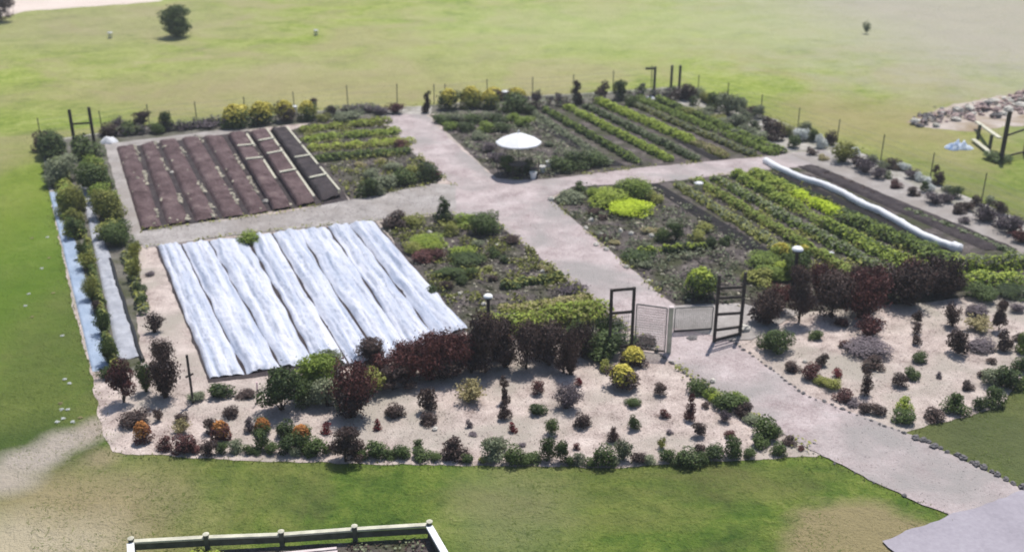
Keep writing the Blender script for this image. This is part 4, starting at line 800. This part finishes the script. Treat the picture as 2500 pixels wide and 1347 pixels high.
# ------------------------------------------------------------------ parasol, table, pots
c = gp(1266, 424); Hc = zat(c[1], 323)
root = empty('patio_parasol', (c[0], c[1], 0)); tag(root, 'white open patio parasol beside the path crossing', 'parasol')
R = 1.15; rim = zat(c[1] - 1.1, 360) + .12
rim = min(rim, Hc - .48)
mb = MB(); n = 8; V = [(0, 0, Hc)]; ring = []
for j, fr in enumerate((.35, .7, 1.0)):
    for k in range(n * 2):
        a = math.pi * k / n; rr = R * fr * (1 if k % 2 == 0 else .955); V.append((rr * math.cos(a), rr * math.sin(a), Hc - (Hc - rim) * fr ** 1.12 - (0 if k % 2 == 0 else .02 * fr)))
N = n * 2; F = [(0, 1 + k, 1 + (k + 1) % N) for k in range(N)] + [(1 + j * N + k, 1 + (j + 1) * N + k, 1 + (j + 1) * N + (k + 1) % N, 1 + j * N + (k + 1) % N) for j in range(2) for k in range(N)]
V += [(V[1 + 2 * N + k][0] * 1.005, V[1 + 2 * N + k][1] * 1.005, V[1 + 2 * N + k][2] - .06) for k in range(N)]
F += [(1 + 2 * N + k, 1 + 3 * N + k, 1 + 3 * N + (k + 1) % N, 1 + 2 * N + (k + 1) % N) for k in range(N)]
mb.add(V, F); canopy = mb.build('canopy', M['canopy'], root)
mb = MB(); mb.tube([(0, 0, 0), (0, 0, Hc + .06)], .024, 8); mb.build('pole', M['grey_wood'], root)
mb = MB(); mb.lathe([(.001, Hc + .12), (.035, Hc + .09), (.03, Hc + .03), (.001, Hc + .02)]); mb.build('finial', M['white'], root)
mb = MB(); mb.lathe([(.26, 0), (.26, .05), (.06, .10), (.03, .25), (.001, .25)]); mb.build('base', M['stone'], root)
for k in range(8):
    a = math.pi * k / 4; mb = MB(); mb.bar((0, 0, Hc - .05), (R * .97 * math.cos(a), R * .97 * math.sin(a), rim - .02), .015, .02); mb.build('rib', M['grey_wood'], canopy)
root = empty('garden_table', (c[0] - .05, c[1] - .62, 0)); tag(root, 'dark round garden table in the shade under the parasol', 'table')
mb = MB(); mb.lathe([(.001, .70), (.46, .70), (.48, .715), (.46, .73), (.001, .73)], n=20); mb.build('tabletop', M['wood'], root)
for k in range(4):
    a = math.pi / 4 + k * math.pi / 2; mb = MB(); mb.bar((.36 * math.cos(a), .36 * math.sin(a), 0), (.30 * math.cos(a), .30 * math.sin(a), .70), .04, .04); mb.build('leg', M['wood'], root)
def chair(x, y, rz, label):
    root = empty('garden_chair', (x, y, 0), rz); tag(root, label, 'chair', 'dark garden chairs under the parasol')
    mb = MB(); mb.bar((-.2, 0, .44), (.2, 0, .44), .42, .03); mb.build('seat', M['wood'], root)
    mb = MB(); mb.bar((-.2, .24, .70), (.2, .24, .70), .03, .44); mb.build('backrest', M['wood'], root)
    for sx in (-.18, .18):
        for sy in (-.18, .18):
            mb = MB(); mb.bar((sx, sy, 0), (sx, sy, .425), .035, .035); mb.build('leg', M['wood'], root)
chair(c[0] - .85, c[1] - .5, math.pi / 2, 'dark garden chair left of the shaded table under the parasol')
chair(c[0] + .78, c[1] - .55, -math.pi / 2, 'dark garden chair right of the shaded table under the parasol')
for i, (x, y, w, lab) in enumerate(((1302, 440, 17, 'white pot nearest the path, in the diagonal line by the parasol'), (1324, 424, 16, 'middle white pot in the diagonal line right of the parasol'), (1342, 412, 16, 'farthest white pot in the diagonal line right of the parasol'))):
    p = gp(x, y); r = w / ppm(y) / 2; root = empty('flower_pot', (p[0], p[1] + r, .02)); tag(root, lab, 'pot', 'white pots right of the parasol')
    mb = MB(); mb.lathe([(.001, 0), (r * .7, 0), (r, r * 1.7), (r * 1.1, r * 1.7), (r * 1.1, r * 2), (r * .95, r * 2), (r * .9, r * 1.8)], n=14); mb.build('pot', M['white'], root)
    mb = MB(); mb.lathe([(.001, r * 1.86), (r * .93, r * 1.82)], n=14); mb.build('filling', M['pale_stone'], root)

# white bits and pieces
def bucket(x, y, w, label):
    p = gp(x, y); r = w / ppm(y) / 2; root = empty('bucket', (p[0], p[1] + r, .02)); tag(root, label, 'bucket')
    mb = MB(); mb.lathe([(.001, 0), (r * .8, 0), (r, r * 2.1), (r * 1.06, r * 2.1), (r * 1.06, r * 2.25), (.001, r * 2.3)], n=14); tub = mb.build('tub', M['white'], root, True)
    mb = MB(); mb.tube([(r * 1.05 * math.cos(a), .0, r * 2.1 + r * .5 * math.sin(a)) for a in np.linspace(0, math.pi, 9)], .012, 5); mb.build('handle', M['wire'], tub)
bucket(1706, 474, 22, 'white bucket among the olive rows near the right path')
bucket(2029, 634, 14, 'small white bucket at the near end of the olive crop rows')
bucket(718, 280, 16, 'white bucket between two yellow-topped bushes left of the far path')
bucket(1233, 246, 18, 'white bucket between yellow-topped bushes right of the far path')
bucket(268, 95, 12, 'tiny white bucket on the meadow left of the lone tree')
bucket(771, 88, 11, 'tiny white bucket on the meadow right of the lone tree')
def mound(name, x, y, w, h, mat, label, cat, seed, rough=1.):
    p = gp(x, y); s = ppm(y); rx = w / s / 2; V = []; nr, na = 8, 22
    for i in range(nr + 1):
        f = i / nr
        for k in range(na):
            a = 2 * math.pi * k / na; rr = rx * f * (1 + .18 * rough * mnoise.noise(Vector((math.cos(a) * 1.5, math.sin(a) * 1.5, seed))))
            x_, y_ = rr * math.cos(a), rr * .75 * math.sin(a); z = h * (1 - f ** 2.2) + .12 * rough * mnoise.noise(Vector((x_ * 4, y_ * 4, seed))) * (1 - f * f) + (.02 if i < nr else -.01)
            V.append((x_, y_, max(z, 0)))
    F = [(i * na + k, (i + 1) * na + k, (i + 1) * na + (k + 1) % na, i * na + (k + 1) % na) for i in range(nr) for k in range(na)] + [tuple(range(na))]
    return tag(link(name, mesh(name, V, F, True), mat, None, (p[0], p[1] + rx * .6, .015)), label, cat)
mound('plastic_sheet', 262, 352, 42, .30, M['canopy'], 'crumpled white plastic sheet at the far left corner of the brown beds', 'plastic sheet', 2)
mound('plastic_sheet', 1588, 243, 34, .12, M['canopy'], 'white plastic sheet on the ground by the far right corner posts', 'plastic sheet', 3)
mound('tarp', 2342, 368, 62, .30, M['tarp'], 'crumpled blue and white tarp on the grass near the rubble heap', 'tarp', 4, 3.)

# posts with white domed heads
def dome_post(x, base, top, w, label):
    p = gp(x, base); z = zat(p[1], top); r = w / ppm(base) / 2 * .78
    root = empty('bird_house_post', (p[0], p[1], 0)); tag(root, label, 'bird house')
    mb = MB(); mb.bar((0, 0, 0), (0, 0, z - r * 1.1), .11, .11); mb.build('post', M['wood'], root)
    mb = MB(); mb.lathe([(.001, z - r * 1.15), (r * .8, z - r * 1.1), (r * .8, z - r * .55)], n=14); mb.build('house', M['grey_wood'], root)
    mb = MB(); mb.lathe([(r * 1.05, z - r * .62), (r, z - r * .35), (r * .7, z - r * .1), (.001, z)], n=18); mb.build('roof', M['white'], root, True)
dome_post(1193, 850, 718, 28, 'dark post with a white domed bird house behind the thicket')
dome_post(1937, 700, 602, 34, 'dark post with a white domed top beside yellow flowers')
plant(1905, 632, 44, 34, 'mound', 'mid', 'pf', 'yellow'); tag(PLANTS[-1][0], 'yellow-flowered bush left of the white domed post', 'bush', 'plants in the front right plot')
plant(1962, 628, 30, 26, 'mound', 'mid', 'pf', 'yellow'); tag(PLANTS[-1][0], 'small yellow-flowered bush right of the white domed post', 'bush', 'plants in the front right plot')
p = gp(472, 985); z = zat(p[1], 866); root = empty('timber_post', (p[0], p[1], 0)); tag(root, 'tall thin dark post left of the near end of the white covers', 'post')
mb = MB(); mb.bar((0, 0, 0), (0, 0, z), .06, .06); mb.build('post', M['wood'], root)
mb = MB(); mb.bar((-.12, 0, z * .55), (.12, 0, z * .62), .05, .05); mb.build('bracket', M['wood'], root)
p = gp(628, 985); mb = MB(); mb.bar((p[0], p[1], 0), (p[0] + .06, p[1], .75), .03, .03); tag(mb.build('plant_stake', M['pink']), 'thin pink plant stake left of the big green tree', 'stake')
p = gp(1632, 862); z = zat(p[1], 750); root = empty('gate_post', (p[0], p[1], 0)); tag(root, 'pale square gate post standing between the two dark gate frames', 'post')
mb = MB(); mb.bar((0, 0, 0), (0, 0, z), .14, .14); mb.build('post', M['pale_wood'], root)
mb = MB(); mb.bar((0, 0, z), (0, 0, z + .03), .17, .17); mb.build('post_cap', M['pinkboard'], root)
def mesh_leaf(pl, pr, label):
    A, B = gp(pl[0], pl[1]), gp(pr[0], pr[1]); za, zb = zat(A[1], pl[2]), zat(B[1], pr[2]); root = empty('mesh_gate', A); tag(root, label, 'gate', 'wire mesh gate leaves'); o = -Vector(A)
    for P, z in ((A, za), (B, zb)): mb = MB(); mb.bar((P[0], P[1], .04), (P[0], P[1], z), .035, .035); mb.build('stile', M['wire'], root, loc=o)
    d = (B - A) / np.linalg.norm(B - A) * .02
    for f, th in ((.06, .06), (1., .04)): mb = MB(); mb.bar((A[0] + d[0], A[1] + d[1], za * f), (B[0] - d[0], B[1] - d[1], zb * f), .03, th); mb.build('rail', M['wood'] if f < .5 else M['wire'], root, loc=o)
    mb = MB(); n = 18
    for k in range(1, n): q = A + (B - A) * k / n; mb.bar((q[0], q[1], .1), (q[0], q[1], (za + (zb - za) * k / n) * .98), .009, .009)
    for k in range(1, n): mb.bar((A[0] + d[0], A[1] + d[1], za * (.06 + .92 * k / n)), (B[0] - d[0], B[1] - d[1], zb * (.06 + .92 * k / n)), .009, .009)
    mb.build('wire_panel', M['wire'], root, loc=o)['kind'] = 'stuff'
mesh_leaf((1549, 856, 742), (1622, 864, 752), 'grey wire mesh gate leaf between left dark frame and pale post')
mesh_leaf((1645, 812, 752), (1737, 806, 748), 'grey wire mesh gate leaf between pale post and right ladder-like gate')

# ------------------------------------------------------------------ gates and fences
def frame_gate(label, pl, pr, rails, wpost=.10, name='garden_gate', mesh_below=None, extra=None, cat='gate'):
    """pl/pr: (x, base row, top row) of the two posts; rails: (left row, right row)"""
    A, B = gp(pl[0], pl[1]), gp(pr[0], pr[1]); za, zb = zat(A[1], pl[2]), zat(B[1], pr[2])
    root = empty(name, A); tag(root, label, cat); o = -Vector(A)
    for P, z in ((A, za), (B, zb)):
        mb = MB(); mb.bar((P[0], P[1], 0), (P[0], P[1], z), wpost, wpost); mb.build('post', M['wood'], root, loc=o)
    d = (B - A) / np.linalg.norm(B - A)
    for r1, r2 in rails:
        mb = MB(); a = A + d * wpost * .5; b = B - d * wpost * .5; mb.bar((a[0], a[1], zat(A[1], r1)), (b[0], b[1], zat(B[1], r2)), .05, .09); mb.build('rail', M['wood'], root, loc=o)
    if mesh_below:
        mb = MB(); z1 = zat(A[1], mesh_below); a = A + d * wpost; b = B - d * wpost
        for k in range(1, 9):
            q = a + (b - a) * k / 9; mb.bar((q[0], q[1], .08), (q[0], q[1], z1), .012, .012)
        for k in range(1, 8): mb.bar((a[0], a[1], .08 + (z1 - .08) * k / 8), (b[0], b[1], .08 + (z1 - .08) * k / 8), .012, .012)
        mb.build('wire_panel', M['wire'], root, loc=o)['kind'] = 'stuff'
    return root
frame_gate('dark timber gate frame with open upper part left of the path', (1487, 868, 706), (1541, 858, 701), ((709, 704), (765, 760), (850, 842)), .10, mesh_below=768)
frame_gate('tall dark ladder-like timber gate right of the path', (1743, 836, 672), (1806, 820, 665), ((704, 700), (728, 724), (768, 763), (806, 797), (830, 814)), .10)
frame_gate('dark timber gate frame at the far left corner of the garden', (187, 378, 268), (234, 372, 262), ((303, 300),), .13)
for x, b, t, arm, lab in ((1596, 236, 163, 1, 'tall dark corner post with a short arm at the far right corner'), (1637, 230, 160, 0, 'left of two close tall posts at the far right corner'), (1657, 230, 160, 0, 'right of two close tall posts at the far right corner')):
    p = gp(x, b); z = zat(p[1], t); root = empty('corner_post', (p[0], p[1], 0)); tag(root, lab, 'post', 'tall posts at the far right corner')
    mb = MB(); mb.bar((0, 0, 0), (0, 0, z), .15, .15); mb.build('post', M['grey_wood'], root)
    if arm: mb = MB(); mb.bar((-.62, 0, z - .12), (-.075, 0, z - .12), .06, .14); mb.build('arm', M['grey_wood'], root)
def wire_fence(posts, hpost, label, wires=4):
    P = [gp(*p) for p in posts]; root = empty('wire_fence', P[0]); tag(root, label, 'fence'); o = -Vector(P[0]); rng = random.Random(4)
    H = [hpost * rng.uniform(.88, 1.1) for _ in P]
    for p, h in zip(P, H): mb = MB(); mb.tube([(p[0], p[1], 0), (p[0] + rng.uniform(-.03, .03), p[1], h)], .028, 6); mb.build('post', M['grey_wood'], root, loc=o)
    for k in range(wires):
        mb = MB(); f = (k + .8) / wires
        for (p, h), (q, g_) in zip(zip(P[:-1], H[:-1]), zip(P[1:], H[1:])): mb.tube([(p[0], p[1], h * f * .95), (q[0], q[1], g_ * f * .95)], .006, 3, False)
        mb.build('wire', M['wire'], root, loc=o)
wire_fence([(100, 342), (250, 322), (365, 308), (481, 298), (600, 285), (720, 276), (850, 266), (970, 260)], 1.35, 'thin wire fence along the far side, left of the path')
wire_fence([(1060, 254), (1087, 252), (1190, 243), (1300, 234), (1400, 227), (1497, 221), (1590, 214)], 1.35, 'thin wire fence along the far side, right of the path')
wire_fence([(1660, 214), (1704, 227), (1776, 250), (1858, 278), (1948, 311), (2043, 346), (2150, 392), (2270, 438), (2396, 490), (2520, 545)], 1.30, 'thin wire fence along the right side of the garden')

# ------------------------------------------------------------------ rubble, timber and planks at upper right
root = empty('rubble_heap', gp(2370, 300)); tag(root, 'long heap of pinkish rubble on the grass at upper right', 'rubble'); o = -Vector(root.location)
rng = random.Random(8)
for k in range(210):
    t = rng.uniform(0, 1); x = 2225 + 300 * t; y0 = 300 - 52 * t; y = y0 + rng.gauss(0, 9 + 4 * t); c = gp(x, y); s = (.14 + .5 * rng.random() ** 2.2) * (.8 + .5 * t)
    mm = M['stone'] if rng.random() < (.75 if t < .22 else .10) else (M['rock'] if rng.random() < .6 else M['pale_stone'])
    link('rock', LUMPS[rng.randrange(6)], mm, root, Vector((c[0], c[1], s * .2 + max(0, .35 - abs(y - y0) * .03) * rng.random())) + o, (rng.uniform(-.3, .3), rng.uniform(-.3, .3), rng.uniform(0, 6)), (s * rng.uniform(.8, 1.7), s * .8, s * rng.uniform(.35, .65)))
sheet('bare_patch', [(2215, 298), (2300, 262), (2400, 240), (2560, 215), (2560, 300), (2460, 310), (2360, 322), (2280, 316)], .006, M['track'], .3)
root = frame_gate('weathered timber fence with a tall near post at upper right', (2443, 394, 272), (2502, 376, 268), ((332, 312), (385, 370)), .17, 'timber_fence', cat='fence')
for x, b, t in ((2387, 338, 305), (2415, 366, 330)):
    p = gp(x, b); mb = MB(); mb.bar((p[0], p[1], 0), (p[0], p[1], zat(p[1], t)), .14, .14); mb.build('short_post', M['grey_wood'], root, loc=-Vector(root.location))
for i, (x0, y0, z0, x1, y1, z1, lab) in enumerate(((2386, 310, .35, 2440, 372, 1.0, 'upper pale plank leaning on the timber fence post'), (2378, 352, .25, 2432, 392, .1, 'lower pale plank lying slanted toward the timber fence post'))):
    a = gp(x0, y0, z0); b = gp(x1, y1, z1); 
    if i == 0: a, b = gp(2384, 297, .4), gp(2441, 337, 1.1)
    else: a, b = gp(2376, 340, .15), gp(2432, 384, .15)
    mb = MB(); mb.bar(a, b, .24, .06); tag(mb.build('plank', M['pale_wood']), lab, 'plank', 'pale planks at upper right')
plant(2440, 400, 60, 26, 'mound', 'green', 'field'); tag(PLANTS[-1][0], 'low dark green bush at the foot of the timber fence', 'bush')

# ------------------------------------------------------------------ raised pen at the bottom edge
pts = [(326, 1352, 1314), (508, 1342, 1304), (690, 1333, 1297), (868, 1322, 1284), (1050, 1312, 1273)]
A = gp(326, 1352); root = empty('raised_pen', A); tag(root, 'low white-railed timber pen at the bottom edge of the picture', 'pen'); o = -Vector(A)
G = [gp(x, b) for x, b, t in pts]; Z = [zat(q[1], t) for q, (x, b, t) in zip(G, pts)]
for q, z in zip(G, Z):
    mb = MB(); mb.bar((q[0], q[1], 0), (q[0], q[1], z), .11, .11); pst = mb.build('post', M['grey_wood'], root, loc=o)
    mb = MB(); mb.lathe([(.001, z), (.085, z), (.085, z + .02), (.001, z + .05)], (q[0], q[1], 0), 8); mb.build('post_cap', M['pale_wood'], pst)
for (p, z), (q, y) in zip(zip(G[:-1], Z[:-1]), zip(G[1:], Z[1:])):
    mb = MB(); d = (q - p) / np.linalg.norm(q - p) * .06
    mb.bar((p[0] + d[0], p[1] + d[1], z - .09), (q[0] - d[0], q[1] - d[1], y - .09), .13, .05); mb.build('top_rail', M['pale_wood'], root, loc=o)
    mb = MB(); mb.bar((p[0] + d[0], p[1] + d[1], z * .45), (q[0] - d[0], q[1] - d[1], y * .45), .03, .16); mb.build('lower_board', M['grey_wood'], root, loc=o)
e0, e1 = gp(1050, 1312), gp(1120, 1440)
mb = MB(); mb.bar((e0[0], e0[1] - .07, Z[4] - .1), (e1[0], e1[1], Z[4] - .1), .17, .06); mb.build('side_rail', M['white'], root, loc=o)
mb = MB(); mb.bar((e0[0], e0[1] - .07, .16), (e1[0], e1[1], .16), .04, .3); mb.build('side_board', M['grey_wood'], root, loc=o)
e0, e1 = gp(326, 1352), gp(330, 1460)
mb = MB(); mb.bar((e0[0], e0[1] - .07, Z[0] - .1), (e1[0], e1[1], Z[0] - .1), .17, .06); mb.build('side_rail', M['white'], root, loc=o)
sheet('pen_soil', [(335, 1356), (1045, 1314), (1120, 1440), (330, 1470)], .03, M['soil'], .03)
for k in range(4):
    a, b = gp(560 - k * 8, 1364 + k * 9, .12), gp(822 + k * 2, 1338 + k * 9, .12); mb = MB(); mb.bar(a, b, .085, .05)
    tag(mb.build('pink_plank', M['pinkboard']), ['farthest', 'second farthest', 'second nearest', 'nearest'][k] + ' of the pinkish planks lying inside the pen', 'plank', 'pinkish planks inside the pen')
crop_row((350, 1372), (540, 1358), .6, .22, 'olive', 'low green plants inside the left end of the pen', 'lime', dens=150, ls=.08, seed=70)
crop_row((850, 1345), (1030, 1334), .7, .12, 'bronze', 'low dark plants inside the right end of the pen', 'sage', dens=110, ls=.07, seed=71)

# ------------------------------------------------------------------ air
mb = MB(); x0, x1, y0, y1, z0, z1 = -420, 420, -80, 720, -1, 18.5
mb.add([(x, y, z) for z in (z0, z1) for x, y in ((x0, y0), (x1, y0), (x1, y1), (x0, y1))], [(3, 2, 1, 0), (4, 5, 6, 7), (0, 1, 5, 4), (1, 2, 6, 5), (2, 3, 7, 6), (3, 0, 4, 7)])
hm = bpy.data.materials.new('haze'); hm.use_nodes = True; ht = hm.node_tree; ht.nodes.remove(ht.nodes['Principled BSDF'])
pv = ht.nodes.new('ShaderNodeVolumePrincipled'); pv.inputs['Color'].default_value = (.86, .89, .93, 1); pv.inputs['Density'].default_value = .0008; pv.inputs['Anisotropy'].default_value = .2
ht.links.new(pv.outputs[0], ht.nodes['Material Output'].inputs['Volume'])
tag(mb.build('haze', hm), kind='stuff')
